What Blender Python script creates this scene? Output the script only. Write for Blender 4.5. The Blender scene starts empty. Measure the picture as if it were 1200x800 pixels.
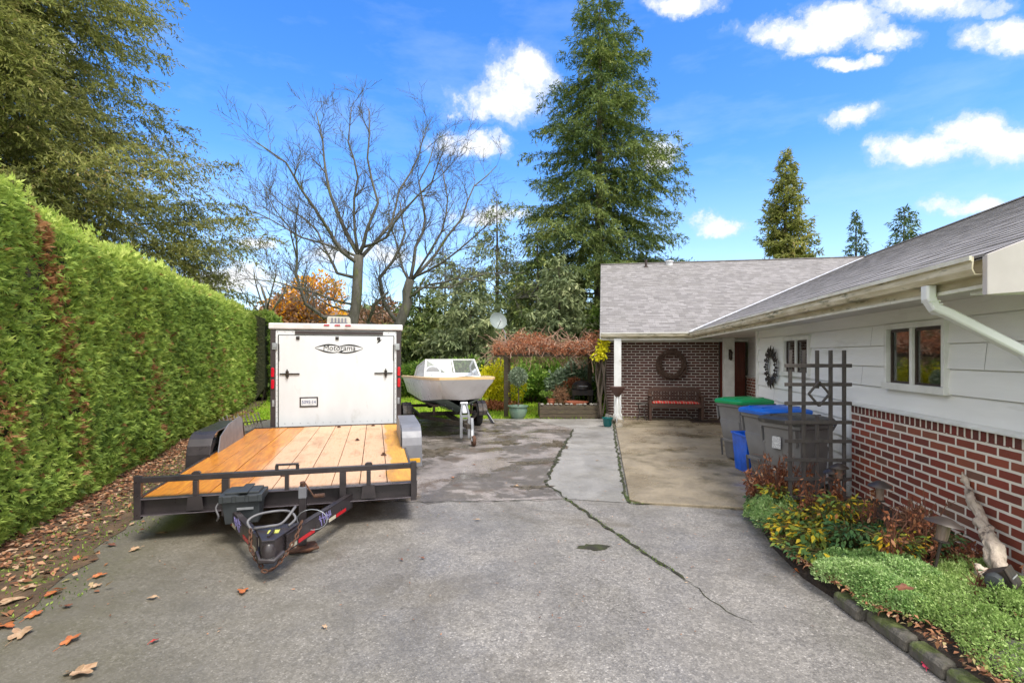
import bpy, math, random
import numpy as np
from mathutils import Vector, Matrix
R = math.radians
random.seed(7)
rng = np.random.default_rng(11)
SC = bpy.context.scene
COL = SC.collection
H = 1.65          # camera height
HOR = 416.5       # horizon row of the photograph, used to measure distances on the ground

def gp(px, py, z=0.0):
    """ground position of a point seen in the photograph"""
    Y = (H - z) * 600.0 / (py - HOR)
    return ((px - 600) / 600.0 * Y, Y)

# ------------------------------------------------------------------ materials
def new_mat(name):
    m = bpy.data.materials.new(name); m.use_nodes = True
    nt = m.node_tree; nt.nodes.clear()
    out = nt.nodes.new('ShaderNodeOutputMaterial')
    return m, nt, out

class NT:
    def __init__(s, nt): s.nt = nt
    def n(s, typ, **kw):
        nd = s.nt.nodes.new(typ)
        for k, v in kw.items():
            if k.startswith('i_'):
                key = k[2:]
                key = int(key) if key.isdigit() else key.replace('_', ' ')
                nd.inputs[key].default_value = v
            else: setattr(nd, k, v)
        return nd
    def l(s, a, b): s.nt.links.new(a, b)
    def coord(s, which='Object', scale=(1, 1, 1)):
        tc = s.n('ShaderNodeTexCoord'); mp = s.n('ShaderNodeMapping'); mp.inputs['Scale'].default_value = scale
        s.l(tc.outputs[which], mp.inputs['Vector']); return mp.outputs[0]
    def noise(s, vec, scale, detail=4, rough=.55, dist=0):
        nd = s.n('ShaderNodeTexNoise'); nd.inputs['Scale'].default_value = scale; nd.inputs['Detail'].default_value = detail
        nd.inputs['Roughness'].default_value = rough; nd.inputs['Distortion'].default_value = dist
        s.l(vec, nd.inputs['Vector']); return nd.outputs['Fac']
    def ramp(s, fac, stops, interp='LINEAR'):
        nd = s.n('ShaderNodeValToRGB'); cr = nd.color_ramp; cr.interpolation = interp
        while len(cr.elements) < len(stops): cr.elements.new(.5)
        for e, (p, c) in zip(cr.elements, stops):
            e.position = p; e.color = (*c, 1) if len(c) == 3 else c
        s.l(fac, nd.inputs[0]); return nd.outputs[0]
    def mix(s, fac, a, b, mode='MIX'):
        nd = s.n('ShaderNodeMix'); nd.data_type = 'RGBA'; nd.blend_type = mode
        for v, i in ((fac, 0), (a, 6), (b, 7)):
            if isinstance(v, (int, float)): nd.inputs[i].default_value = v
            elif isinstance(v, tuple): nd.inputs[i].default_value = (*v, 1) if len(v) == 3 else v
            else: s.l(v, nd.inputs[i])
        return nd.outputs[2]
    def math(s, op, a, b=None, c=None, clamp=False):
        nd = s.n('ShaderNodeMath'); nd.operation = op; nd.use_clamp = clamp
        for i, v in enumerate((a, b, c)):
            if v is None: continue
            if isinstance(v, (int, float)): nd.inputs[i].default_value = v
            else: s.l(v, nd.inputs[i])
        return nd.outputs[0]
    def bump(s, h, strength=.3, dist=.01, prev=None):
        nd = s.n('ShaderNodeBump'); nd.inputs['Strength'].default_value = strength; nd.inputs['Distance'].default_value = dist
        s.l(h, nd.inputs['Height'])
        if prev is not None: s.l(prev, nd.inputs['Normal'])
        return nd.outputs[0]
    def bsdf(s, color=None, rough=None, metal=0, normal=None, spec=.5, **kw):
        nd = s.n('ShaderNodeBsdfPrincipled')
        for v, k in ((color, 'Base Color'), (rough, 'Roughness'), (metal, 'Metallic')):
            if v is None: continue
            if isinstance(v, tuple): nd.inputs[k].default_value = (*v, 1)
            elif isinstance(v, (int, float)): nd.inputs[k].default_value = v
            else: s.l(v, nd.inputs[k])
        nd.inputs['Specular IOR Level'].default_value = spec
        if normal is not None: s.l(normal, nd.inputs['Normal'])
        for k, v in kw.items(): nd.inputs[k.replace('_', ' ')].default_value = v
        return nd.outputs[0]

def mat(name, c1, c2=None, scale=6, rough=.55, metal=0, bump=.0, bscale=60, bdist=.004, stretch=(1, 1, 1), spots=None, spec=.5, lo=.35, hi=.65, **kw):
    """general worn surface: two colours blended by noise, optional dirt spots, bump"""
    m, nt, out = new_mat(name); N = NT(nt)
    v = N.coord('Object', stretch)
    f = N.noise(v, scale, 6, .6)
    if c2 is None: c2 = tuple(x * .8 for x in c1)
    col = N.ramp(f, [(lo, c1), (hi, c2)])
    if spots:
        f2 = N.noise(v, spots[1], 5, .65)
        msk = N.ramp(f2, [(spots[2], (0, 0, 0)), (spots[2] + .12, (1, 1, 1))])
        col = N.mix(msk, col, spots[0])
    rr = N.ramp(N.noise(v, scale * 2.3, 4), [(.3, (rough * .8,) * 3), (.7, (min(1, rough * 1.2),) * 3)])
    nrm = N.bump(N.noise(v, bscale, 4), bump, bdist) if bump else None
    N.l(N.bsdf(col, rr, metal, nrm, spec, **kw), out.inputs[0])
    return m

def leaf_mat(name, stops, trans=.3, rough=.6, tone=None, spec=.25):
    """per-leaf colour from the face attribute 'rnd'; optional second attribute 'tone' blends to another ramp"""
    m, nt, out = new_mat(name); N = NT(nt)
    a = N.n('ShaderNodeAttribute'); a.attribute_name = 'rnd'
    col = N.ramp(a.outputs['Fac'], stops)
    if tone:
        b = N.n('ShaderNodeAttribute'); b.attribute_name = 'tone'
        col = N.mix(b.outputs['Fac'], col, N.ramp(a.outputs['Fac'], tone))
    p = N.bsdf(col, rough, 0, None, spec)
    t = N.n('ShaderNodeBsdfTranslucent'); N.l(col, t.inputs[0])
    mx = N.n('ShaderNodeMixShader'); mx.inputs[0].default_value = trans
    N.l(p, mx.inputs[1]); N.l(t.outputs[0], mx.inputs[2]); N.l(mx.outputs[0], out.inputs[0])
    return m

def brick_mat(name, axis, c1, c2, mortar, w=.215, h=.077, ms=.011, rough=.8, var=None, bumpk=.6):
    """axis: 'x' bricks run along local x, 'y' along local y (house frame)"""
    m, nt, out = new_mat(name); N = NT(nt)
    tc = N.n('ShaderNodeTexCoord'); sp = N.n('ShaderNodeSeparateXYZ'); N.l(tc.outputs['Object'], sp.inputs[0])
    cb = N.n('ShaderNodeCombineXYZ'); N.l(sp.outputs['X' if axis == 'x' else 'Y'], cb.inputs[0]); N.l(sp.outputs['Z'], cb.inputs[1])
    nz = N.n('ShaderNodeTexNoise'); nz.inputs['Scale'].default_value = 14; N.l(cb.outputs[0], nz.inputs['Vector'])
    va = N.n('ShaderNodeVectorMath'); va.operation = 'MULTIPLY_ADD'
    N.l(nz.outputs['Color'], va.inputs[0]); va.inputs[1].default_value = (.006, .005, 0); N.l(cb.outputs[0], va.inputs[2])
    br = N.n('ShaderNodeTexBrick'); br.offset = .5
    N.l(va.outputs[0], br.inputs['Vector'])
    br.inputs['Scale'].default_value = 1; br.inputs['Mortar Size'].default_value = ms / 2 * 1.1; br.inputs['Mortar Smooth'].default_value = .15
    br.inputs['Brick Width'].default_value = w; br.inputs['Row Height'].default_value = h; br.inputs['Bias'].default_value = 0
    br.inputs['Color1'].default_value = (0, 0, 0, 1); br.inputs['Color2'].default_value = (1, 1, 1, 1); br.inputs['Mortar'].default_value = (.5, .5, .5, 1)
    bcol = N.ramp(br.outputs['Color'], var or [(0, c1), (.3, c2), (.6, c1), (1, c2)])
    fn = N.noise(cb.outputs[0], 60, 5, .7)
    bcol = N.mix(N.ramp(fn, [(.45, (0,) * 3), (.75, (.5,) * 3)]), bcol, tuple(min(1, x * 1.8 + .02) for x in c1))
    bcol = N.mix(N.ramp(N.noise(cb.outputs[0], 1.3, 4), [(.4, (0,) * 3), (.7, (.35,) * 3)]), bcol, c2)
    mcol = N.mix(N.noise(cb.outputs[0], 9, 4), mortar, tuple(x * .68 for x in mortar))
    col = N.mix(br.outputs['Fac'], bcol, mcol)
    inv = N.math('SUBTRACT', 1, br.outputs['Fac'])
    hgt = N.math('ADD', inv, N.math('MULTIPLY', N.noise(cb.outputs[0], 90, 4, .7), .35))
    N.l(N.bsdf(col, rough, 0, N.bump(hgt, bumpk, .008), .3), out.inputs[0])
    return m

def shingle_mat(name, axis):
    m, nt, out = new_mat(name); N = NT(nt)
    tc = N.n('ShaderNodeTexCoord'); sp = N.n('ShaderNodeSeparateXYZ'); N.l(tc.outputs['Object'], sp.inputs[0])
    cb = N.n('ShaderNodeCombineXYZ')
    al, up = ('Y', 'X') if axis == 'y' else ('X', 'Y')
    N.l(sp.outputs[al], cb.inputs[0]); N.l(sp.outputs[up], cb.inputs[1])
    br = N.n('ShaderNodeTexBrick'); br.offset = .37; br.offset_frequency = 3
    N.l(cb.outputs[0], br.inputs['Vector'])
    br.inputs['Scale'].default_value = 1; br.inputs['Mortar Size'].default_value = .004
    br.inputs['Brick Width'].default_value = .17; br.inputs['Row Height'].default_value = .135
    br.inputs['Color1'].default_value = (0, 0, 0, 1); br.inputs['Color2'].default_value = (1, 1, 1, 1); br.inputs['Mortar'].default_value = (0, 0, 0, 1)
    col = N.ramp(br.outputs['Color'], [(0, (.185, .172, .168)), (.35, (.225, .21, .205)), (.7, (.26, .244, .24)), (1, (.30, .282, .277))])
    f = N.noise(cb.outputs[0], 1.1, 6, .65)
    col = N.mix(N.ramp(f, [(.45, (0,) * 3), (.75, (.35,) * 3)]), col, (.15, .14, .12))
    g = N.noise(cb.outputs[0], 160, 3, .7)
    col = N.mix(.75, col, N.ramp(g, [(.3, (.45,) * 3), (.7, (1.45,) * 3)]), 'MULTIPLY')
    moss = N.ramp(N.noise(cb.outputs[0], 5, 5, .7), [(.66, (0,) * 3), (.74, (.6,) * 3)])
    col = N.mix(moss, col, (.09, .10, .045))
    hgt = N.math('ADD', N.math('MULTIPLY', br.outputs['Color'], .5), N.math('MULTIPLY', g, .5))
    N.l(N.bsdf(col, .85, 0, N.bump(hgt, .6, .006), .3), out.inputs[0])
    return m

# ------------------------------------------------------------------ mesh building
def smooth_path(pts, k=5):
    P = [Vector(p) for p in pts]; P = [P[0] * 2 - P[1]] + P + [P[-1] * 2 - P[-2]]; out = []
    for i in range(1, len(P) - 2):
        a, b, c, d = P[i - 1:i + 3]
        for j in range(k):
            t = j / k; out.append(.5 * ((2 * b) + (c - a) * t + (2 * a - 5 * b + 4 * c - d) * t * t + (3 * b - a - 3 * c + d) * t ** 3))
    out.append(P[-2]); return out
class MB:
    def __init__(s): s.v = []; s.f = []
    def add(s, vs, fs, M=None):
        b = len(s.v)
        for p in vs:
            p = Vector(p)
            if M is not None: p = M @ p
            s.v.append(tuple(p))
        s.f += [tuple(i + b for i in f) for f in fs]
        return s
    def box(s, x0, x1, y0, y1, z0, z1, M=None):
        vs = [(x, y, z) for z in (z0, z1) for (x, y) in ((x0, y0), (x1, y0), (x1, y1), (x0, y1))]
        return s.add(vs, [(0, 3, 2, 1), (4, 5, 6, 7), (0, 1, 5, 4), (1, 2, 6, 5), (2, 3, 7, 6), (3, 0, 4, 7)], M)
    def prism(s, poly, axis, a, b, M=None):
        """poly 2-D outline; extruded along axis from a to b. axis x: poly=(y,z); y: (x,z); z: (x,y)"""
        def P(p, t): return {'x': (t, p[0], p[1]), 'y': (p[0], t, p[1]), 'z': (p[0], p[1], t)}[axis]
        n = len(poly); vs = [P(p, a) for p in poly] + [P(p, b) for p in poly]
        fs = [tuple(range(n))[::-1], tuple(range(n, 2 * n))] + [(i, (i + 1) % n, n + (i + 1) % n, n + i) for i in range(n)]
        return s.add(vs, fs, M)
    def bar(s, a, b, w, h=None, up=(0, 0, 1)):
        """rectangular bar from a to b"""
        h = h or w; a = Vector(a); b = Vector(b); d = (b - a).normalized(); u = Vector(up)
        if abs(d.dot(u)) > .98: u = Vector((1, 0, 0))
        sd = d.cross(u).normalized(); u = sd.cross(d).normalized()
        vs = []
        for p in (a, b):
            for sx, sz in ((-1, -1), (1, -1), (1, 1), (-1, 1)): vs.append(p + sd * sx * w / 2 + u * sz * h / 2)
        return s.add(vs, [(0, 3, 2, 1), (4, 5, 6, 7), (0, 1, 5, 4), (1, 2, 6, 5), (2, 3, 7, 6), (3, 0, 4, 7)])
    def tube(s, pts, r, n=8, cap=True):
        pts = [Vector(p) for p in pts]; rs = r if isinstance(r, (list, tuple)) else [r] * len(pts)
        base = len(s.v); ref = None
        for i, p in enumerate(pts):
            d = (pts[min(i + 1, len(pts) - 1)] - pts[max(i - 1, 0)]).normalized()
            if ref is None:
                ref = d.orthogonal().normalized()
            ref = (ref - d * ref.dot(d)).normalized(); o = d.cross(ref)
            for k in range(n):
                a = 2 * math.pi * k / n
                s.v.append(tuple(p + (ref * math.cos(a) + o * math.sin(a)) * rs[i]))
        for i in range(len(pts) - 1):
            for k in range(n):
                a = base + i * n + k; b = base + i * n + (k + 1) % n
                s.f.append((a, b, b + n, a + n))
        if cap:
            s.f.append(tuple(base + k for k in range(n))[::-1])
            s.f.append(tuple(base + (len(pts) - 1) * n + k for k in range(n)))
        return s
    def lathe(s, prof, c=(0, 0, 0), n=20, M=None, a0=0):
        """prof: list (r,z) revolved about the z axis"""
        vs = []; m = len(prof)
        for k in range(n):
            a = 2 * math.pi * k / n + a0
            for (r, z) in prof: vs.append((c[0] + r * math.cos(a), c[1] + r * math.sin(a), c[2] + z))
        fs = [(k * m + i, ((k + 1) % n) * m + i, ((k + 1) % n) * m + i + 1, k * m + i + 1) for k in range(n) for i in range(m - 1)]
        return s.add(vs, fs, M)
    def loft(s, rings, closed=True, cap=True):
        n = len(rings[0]); b = len(s.v)
        for r_ in rings: s.v += [tuple(p) for p in r_]
        for i in range(len(rings) - 1):
            for k in range(n if closed else n - 1):
                a = b + i * n + k; c = b + i * n + (k + 1) % n
                s.f.append((a, c, c + n, a + n))
        if cap:
            s.f.append(tuple(b + k for k in range(n))[::-1]); s.f.append(tuple(b + (len(rings) - 1) * n + k for k in range(n)))
        return s
    def build(s, name, m, parent=None, bevel=0, smooth=False, seg=2, label=None):
        me = bpy.data.meshes.new(name); me.from_pydata(s.v, [], s.f); me.validate(); me.update()
        me.materials.append(m)
        o = bpy.data.objects.new(name, me); COL.objects.link(o)
        if parent is not None: o.parent = parent
        if smooth:
            me.shade_smooth()
            if smooth != 'all': me.set_sharp_from_angle(angle=R(40))
        if bevel:
            b = o.modifiers.new('bevel', 'BEVEL'); b.width = bevel; b.segments = seg; b.limit_method = 'ANGLE'; b.angle_limit = R(40)
        if label: o['label'] = label
        return o

def tag(o, label=None, cat=None, group=None, kind=None):
    if label: o['label'] = label
    if cat: o['category'] = cat
    if group: o['group'] = group
    if kind: o['kind'] = kind
    return o

def empty(name, label, cat, loc=(0, 0, 0), rz=0, group=None):
    o = bpy.data.objects.new(name, None); COL.objects.link(o); o.location = loc; o.rotation_euler = (0, 0, rz)
    o.empty_display_size = .2
    return tag(o, label, cat, group)

def copy_tree(o, parent=None):
    c = o.copy(); COL.objects.link(c)
    if parent is not None: c.parent = parent
    for ch in list(o.children): copy_tree(ch, c)
    return c

# ------------------------------------------------------------------ foliage: many small leaf faces
def nrmz(a): return a / np.maximum(np.linalg.norm(a, axis=1, keepdims=True), 1e-9)

def leaves(name, P, D, Nn, L, W, rnd, m, parent=None, spray=0, tone=None, fold=.0, mid=.45, spread=.9):
    """each leaf is a diamond face (or, with spray=k, a fan of k narrow leaflets)"""
    P = np.asarray(P, float); D = nrmz(np.asarray(D, float)); Nn = np.asarray(Nn, float)
    n = len(P); L = np.broadcast_to(L, (n,)).astype(float); W = np.broadcast_to(W, (n,)).astype(float)
    S = nrmz(np.cross(D, Nn)); Nn = nrmz(np.cross(S, D))
    if spray:
        k = spray; off = np.linspace(-1, 1, k)
        P2 = []; D2 = []; L2 = []; W2 = []; S2 = []; N2 = []; r2 = []; t2 = []
        for j, o_ in enumerate(off):
            ang = o_ * spread + rng.normal(0, .12, n)
            d = D * np.cos(ang)[:, None] + S * np.sin(ang)[:, None]
            st = P + D * (L * (1 - abs(o_)) * .28)[:, None]
            ll = L * (1 - .38 * abs(o_)) * rng.uniform(.75, 1.1, n)
            d = nrmz(d + Nn * rng.normal(0, .18, n)[:, None])
            P2.append(st); D2.append(d); L2.append(ll); W2.append(W); N2.append(Nn); r2.append(rnd); t2.append(tone if tone is not None else rnd)
        P = np.concatenate(P2); D = np.concatenate(D2); L = np.concatenate(L2); W = np.concatenate(W2); Nn = np.concatenate(N2); rnd = np.concatenate(r2)
        if tone is not None: tone = np.concatenate(t2)
        rnd = np.clip(rnd + rng.normal(0, .06, len(rnd)), 0, 1)
        S = nrmz(np.cross(D, Nn)); n = len(P)
    V = np.empty((n, 4, 3)); Lc = L[:, None]; Wc = W[:, None] / 2
    V[:, 0] = P; V[:, 2] = P + D * Lc - Nn * Lc * fold
    V[:, 1] = P + D * Lc * mid + S * Wc; V[:, 3] = P + D * Lc * mid - S * Wc
    me = bpy.data.meshes.new(name)
    me.vertices.add(4 * n); me.vertices.foreach_set('co', V.reshape(-1).astype(np.float32))
    me.loops.add(4 * n); me.loops.foreach_set('vertex_index', np.arange(4 * n, dtype=np.int32))
    me.polygons.add(n); me.polygons.foreach_set('loop_start', np.arange(0, 4 * n, 4, dtype=np.int32))
    try: me.polygons.foreach_set('loop_total', np.full(n, 4, dtype=np.int32))
    except Exception: pass
    me.update(calc_edges=True)
    a = me.attributes.new('rnd', 'FLOAT', 'FACE'); a.data.foreach_set('value', np.asarray(rnd, np.float32))
    if tone is not None:
        a = me.attributes.new('tone', 'FLOAT', 'FACE'); a.data.foreach_set('value', np.asarray(tone, np.float32))
    me.materials.append(m)
    o = bpy.data.objects.new(name, me); COL.objects.link(o)
    if parent is not None: o.parent = parent
    return o

def rvec(n): return nrmz(rng.normal(size=(n, 3)))

def vnoise(P, f, seed=0):
    """cheap smooth pseudo-noise in -1..1"""
    r_ = np.random.default_rng(seed); out = np.zeros(len(P)); amp = 1; tot = 0
    for o_ in range(4):
        for _ in range(2):
            k = r_.normal(size=3) * f; ph = r_.uniform(0, 6.28)
            out += amp * np.sin(P @ k + ph); tot += amp
        f *= 2.1; amp *= .6
    return out / tot * 1.6
# ------------------------------------------------------------------ camera, light, sky
cam = bpy.data.cameras.new('camera'); co = bpy.data.objects.new('camera', cam); COL.objects.link(co)
co.location = (0, 0, H); co.rotation_euler = (R(90), 0, 0)
cam.sensor_width = 36; cam.lens = 18; cam.shift_y = (HOR - 400) / 1200; cam.clip_end = 3000; cam.clip_start = .05
SC.camera = co
SC.view_settings.view_transform = 'Standard'; SC.view_settings.look = 'None'; SC.view_settings.gamma = 1
SC.view_settings.exposure = EXPOSURE = 1.42
SUN_EL, SUN_AZ = 60, 146     # azimuth measured clockwise from +Y (the viewing direction): behind the camera, to the right
sl = bpy.data.lights.new('sun', 'SUN'); sl.energy = 1.6; sl.angle = R(18); sl.color = (1, .955, .88)
so = bpy.data.objects.new('sun', sl); COL.objects.link(so)
az = R(SUN_AZ); el = R(SUN_EL)
sd = Vector((math.sin(az) * math.cos(el), math.cos(az) * math.cos(el), math.sin(el)))
so.rotation_euler = sd.to_track_quat('Z', 'Y').to_euler(); so.location = sd * 40

W = bpy.data.worlds.new('World'); SC.world = W; W.use_nodes = True
wn = W.node_tree; wn.nodes.clear(); N = NT(wn)
wo = N.n('ShaderNodeOutputWorld'); bg = N.n('ShaderNodeBackground'); bg.inputs['Strength'].default_value = .15
sky = N.n('ShaderNodeTexSky'); sky.sky_type = 'NISHITA'; sky.sun_disc = False
sky.sun_elevation = el; sky.sun_rotation = az; sky.air_density = 1.0; sky.dust_density = .6; sky.ozone_density = 2.2
hs = N.n('ShaderNodeHueSaturation'); hs.inputs['Saturation'].default_value = 1.36; hs.inputs['Value'].default_value = .84
hs.inputs['Hue'].default_value = .510
N.l(sky.outputs[0], hs.inputs['Color'])
tc = N.n('ShaderNodeTexCoord'); sp = N.n('ShaderNodeSeparateXYZ'); N.l(tc.outputs['Generated'], sp.inputs[0])
nz = N.n('ShaderNodeTexNoise'); nz.inputs['Scale'].default_value = 6; nz.inputs['Detail'].default_value = 8; nz.inputs['Roughness'].default_value = .62
N.l(tc.outputs['Generated'], nz.inputs['Vector'])
ns = N.n('ShaderNodeSeparateColor'); N.l(nz.outputs['Color'], ns.inputs[0])
nz2 = N.noise(tc.outputs['Generated'], 16, 9, .7)
yy = N.math('MAXIMUM', sp.outputs['Y'], .02)
u = N.math('ADD', N.math('DIVIDE', sp.outputs['X'], yy), N.math('MULTIPLY', N.math('SUBTRACT', ns.outputs[0], .5), .26))
v = N.math('ADD', N.math('DIVIDE', sp.outputs['Z'], yy), N.math('MULTIPLY', N.math('SUBTRACT', ns.outputs[1], .5), .16))
CL = [(592, 112, 62, 40), (618, 88, 52, 44), (562, 168, 40, 20), (930, 36, 70, 24), (985, 22, 75, 30), (1040, 44, 70, 18), (1100, 4, 90, 26), (1178, 42, 62, 26),
      (1015, 138, 50, 19), (1088, 178, 78, 26), (1148, 158, 66, 40), (1192, 172, 60, 36), (845, 262, 48, 16), (818, 4, 66, 16), (298, 284, 42, 13),
      (780, 190, 46, 26), (1160, 246, 80, 14), (30, 60, 80, 50), (60, 100, 60, 40), (420, 300, 90, 18), (270, 330, 90, 22), (560, 250, 60, 16), (1000, 66, 60, 10)]
acc = None
for (cx, cy, rx, ry) in CL:
    du = N.math('DIVIDE', N.math('SUBTRACT', u, (cx - 600) / 600), rx * 1.0 / 600)
    dv = N.math('DIVIDE', N.math('SUBTRACT', v, (HOR - cy) / 600), ry * .98 / 600)
    d2 = N.math('ADD', N.math('MULTIPLY', du, du), N.math('MULTIPLY', dv, dv))
    g = N.math('SUBTRACT', 1, d2)
    acc = g if acc is None else N.math('MAXIMUM', acc, g)
fld = N.math('ADD', acc, N.math('MULTIPLY', N.math('SUBTRACT', nz2, .5), 2.2))
mask = N.ramp(fld, [(-.0, (0,) * 3), (.35, (.14,) * 3), (.62, (.55,) * 3), (.9, (.88,) * 3), (1, (.95,) * 3)], 'EASE')
au = N.math('DIVIDE', N.math('ABSOLUTE', sp.outputs['X']), yy)
front = N.mix(1, N.ramp(sp.outputs['Y'], [(.02, (0,) * 3), (.12, (1,) * 3)]), N.ramp(N.math('MULTIPLY', au, .4), [(.46, (1,) * 3), (.60, (0,) * 3)]), 'MULTIPLY')
mask = N.mix(front, (0, 0, 0), mask)
back = N.ramp(N.noise(tc.outputs['Generated'], 2.4, 8, .6), [(.36, (0,) * 3), (.5, (.95,) * 3)])  # unseen clouds behind and beside the view, added as fill light
back = N.mix(front, back, (0, 0, 0))
mask = N.mix(1, mask, back, 'ADD')
shade = N.ramp(N.math('ADD', fld, N.math('MULTIPLY', N.math('SUBTRACT', nz2, .5), .6)), [(.25, (2.15, 2.35, 2.7)), (.7, (2.75, 2.8, 2.85)), (1, (3.0, 3.0, 3.0))])
wisp = N.ramp(N.noise(N.coord('Generated', (1.2, 1.2, 4)), 3.2, 7, .6), [(.5, (0,) * 3), (.75, (.14,) * 3)])
basec = N.mix(wisp, hs.outputs[0], (2.9, 3.3, 3.9))
haze_ = N.ramp(sp.outputs['Z'], [(0, (.62,) * 3), (.34, (0,) * 3)])
basec = N.mix(haze_, basec, (2.05, 2.6, 3.4))
shade = N.mix(front, (5.2, 5.1, 4.9), shade)  # out-of-frame clouds made brighter to lift the ground and hedge
N.l(N.mix(mask, basec, shade), bg.inputs['Color']); N.l(bg.outputs[0], wo.inputs[0])

# ------------------------------------------------------------------ ground materials
def asphalt(name, base, speck=1.0, wet=.35, stain=(.075, .062, .045), stain_amt=.5, sscale=.55, tint=None, patch=0):
    m, nt, out = new_mat(name); N = NT(nt); v = N.coord('Object')
    vo = N.n('ShaderNodeTexVoronoi'); vo.inputs['Scale'].default_value = 120; N.l(v, vo.inputs['Vector'])
    sc = N.n('ShaderNodeSeparateColor'); N.l(vo.outputs['Color'], sc.inputs[0])
    d = [x * .42 for x in base]; l = [min(.8, x * 2.1 + .03) for x in base]
    st = N.ramp(sc.outputs[0], [(0, tuple(d)), (.25, tuple(x * .75 for x in base)), (.72, tuple(base)), (.93, tuple(x * 1.25 for x in base)), (1, tuple(l))])
    vo2 = N.n('ShaderNodeTexVoronoi'); vo2.inputs['Scale'].default_value = 52; N.l(v, vo2.inputs['Vector'])
    sc2 = N.n('ShaderNodeSeparateColor'); N.l(vo2.outputs['Color'], sc2.inputs[0])
    st = N.mix(.5 * speck, tuple(base), st)
    st = N.mix(.5 * speck, st, N.ramp(sc2.outputs[1], [(0, (.62,) * 3), (.5, (1,) * 3), (1, (1.35,) * 3)]), 'MULTIPLY')
    col = N.mix(.85, st, N.ramp(N.noise(v, .6, 6, .6), [(.3, (.74, .74, .75)), (.5, (1, 1, 1)), (.72, (1.16, 1.15, 1.12))]), 'MULTIPLY')
    col = N.mix(.8, col, N.ramp(N.noise(v, 4.5, 6, .7), [(.3, (.82,) * 3), (.7, (1.14,) * 3)]), 'MULTIPLY')
    col = N.mix(N.ramp(N.noise(v, 1.9, 7, .66, .3), [(.46, (0,) * 3), (.64, (.5,) * 3)]), col, tuple(x * .55 for x in base))
    col = N.mix(N.ramp(N.noise(v, 9, 6, .7, .3), [(.55, (0,) * 3), (.7, (.35,) * 3)]), col, tuple(x * .5 for x in base))
    f = N.noise(v, sscale, 8, .68, .4)
    sm = N.ramp(f, [(.52, (0,) * 3), (.66, (stain_amt,) * 3)])
    col = N.mix(sm, col, stain)
    if patch:
        f3 = N.noise(N.coord('Object', (1, 1.1, 1)), .95, 9, .66, .35)
        pm = N.ramp(f3, [(.48, (0,) * 3), (.53, (patch,) * 3), (.60, (patch * .9,) * 3), (.66, (patch * .3,) * 3)])
        col = N.mix(pm, col, (.052, .045, .032))
        f4 = N.noise(N.coord('Object', (1, 1, 1)), 1.5, 8, .7, .3)
        col = N.mix(N.ramp(f4, [(.55, (0,) * 3), (.63, (.75,) * 3)]), col, (.11, .078, .055))
    if name == 'asphalt':
        sp_ = N.n('ShaderNodeSeparateXYZ'); N.l(v, sp_.inputs[0])
        dd = N.math('ADD', N.math('MULTIPLY_ADD', sp_.outputs['Y'], .43, sp_.outputs['X']), N.math('MULTIPLY', N.noise(v, 1.6, 6, .65), 1.5))
        col = N.mix(N.ramp(N.math('MULTIPLY', N.math('ADD', dd, 2.2), .2), [(.1, (.75,) * 3), (.45, (.5,) * 3), (.85, (0,) * 3)]), col, (.115, .10, .06))
    rg = N.ramp(N.noise(v, 1.1, 5, .6), [(.42, (wet * .8,) * 3), (.60, (.8,) * 3)])
    hg = N.math('ADD', sc2.outputs[0], N.math('MULTIPLY', sc.outputs[1], .7))
    N.l(N.bsdf(col, rg, 0, N.bump(hg, .35 * speck + .05, .004), .4), out.inputs[0])
    return m
M = {}
M['asphalt'] = asphalt('asphalt', (.238, .219, .196), 1.2, .36, stain=(.10, .084, .06), stain_amt=.85)
M['old_asphalt'] = asphalt('old_asphalt', (.285, .25, .228), .8, .22, patch=.7, stain_amt=.35)
M['concrete'] = asphalt('smooth_concrete', (.285, .27, .248), .5, .4, stain_amt=.55)
M['porch'] = asphalt('porch_concrete', (.275, .225, .155), .5, .28, stain=(.085, .068, .032), stain_amt=1.0, sscale=1.05)
def lawn_mat():
    m, nt, out = new_mat('lawn'); N = NT(nt); v = N.coord('Object')
    col = N.ramp(N.noise(v, 1.3, 7, .7), [(.3, (.13, .24, .015)), (.5, (.24, .38, .02)), (.7, (.36, .46, .04))])
    col = N.mix(N.ramp(N.noise(v, .5, 5, .7), [(.58, (0,) * 3), (.68, (.8,) * 3)]), col, (.24, .17, .06))
    N.l(N.bsdf(col, .9, 0, N.bump(N.noise(v, 60, 4, .8), .8, .03), .2), out.inputs[0]); return m
M['lawn'] = lawn_mat()
M['soil'] = mat('soil', (.14, .085, .045), (.07, .045, .025), 5, .9, bump=.9, bscale=25, bdist=.03, spots=((.10, .11, .02), 3, .55))
M['bed_soil'] = mat('bed_soil', (.05, .032, .022), (.022, .016, .012), 9, .95, bump=1, bscale=40, bdist=.02)

def sheet(name, pts, z, m, label=None):
    mb = MB(); mb.add([(x, y, z) for x, y in pts], [tuple(range(len(pts)))])
    o = mb.build(name, m); tag(o, kind='structure'); return o
def jag(pts, amp=.03, step=.25, seed=1):
    r_ = random.Random(seed); out = []
    for i, a in enumerate(pts):
        b = pts[(i + 1) % len(pts)]; L = math.dist(a, b); k = max(1, int(L / step))
        for j in range(k):
            t = j / k; o_ = 0 if j == 0 else r_.uniform(-amp, amp)
            nx, ny = -(b[1] - a[1]) / L, (b[0] - a[0]) / L
            out.append((a[0] + (b[0] - a[0]) * t + nx * o_, a[1] + (b[1] - a[1]) * t + ny * o_))
    return out
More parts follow.
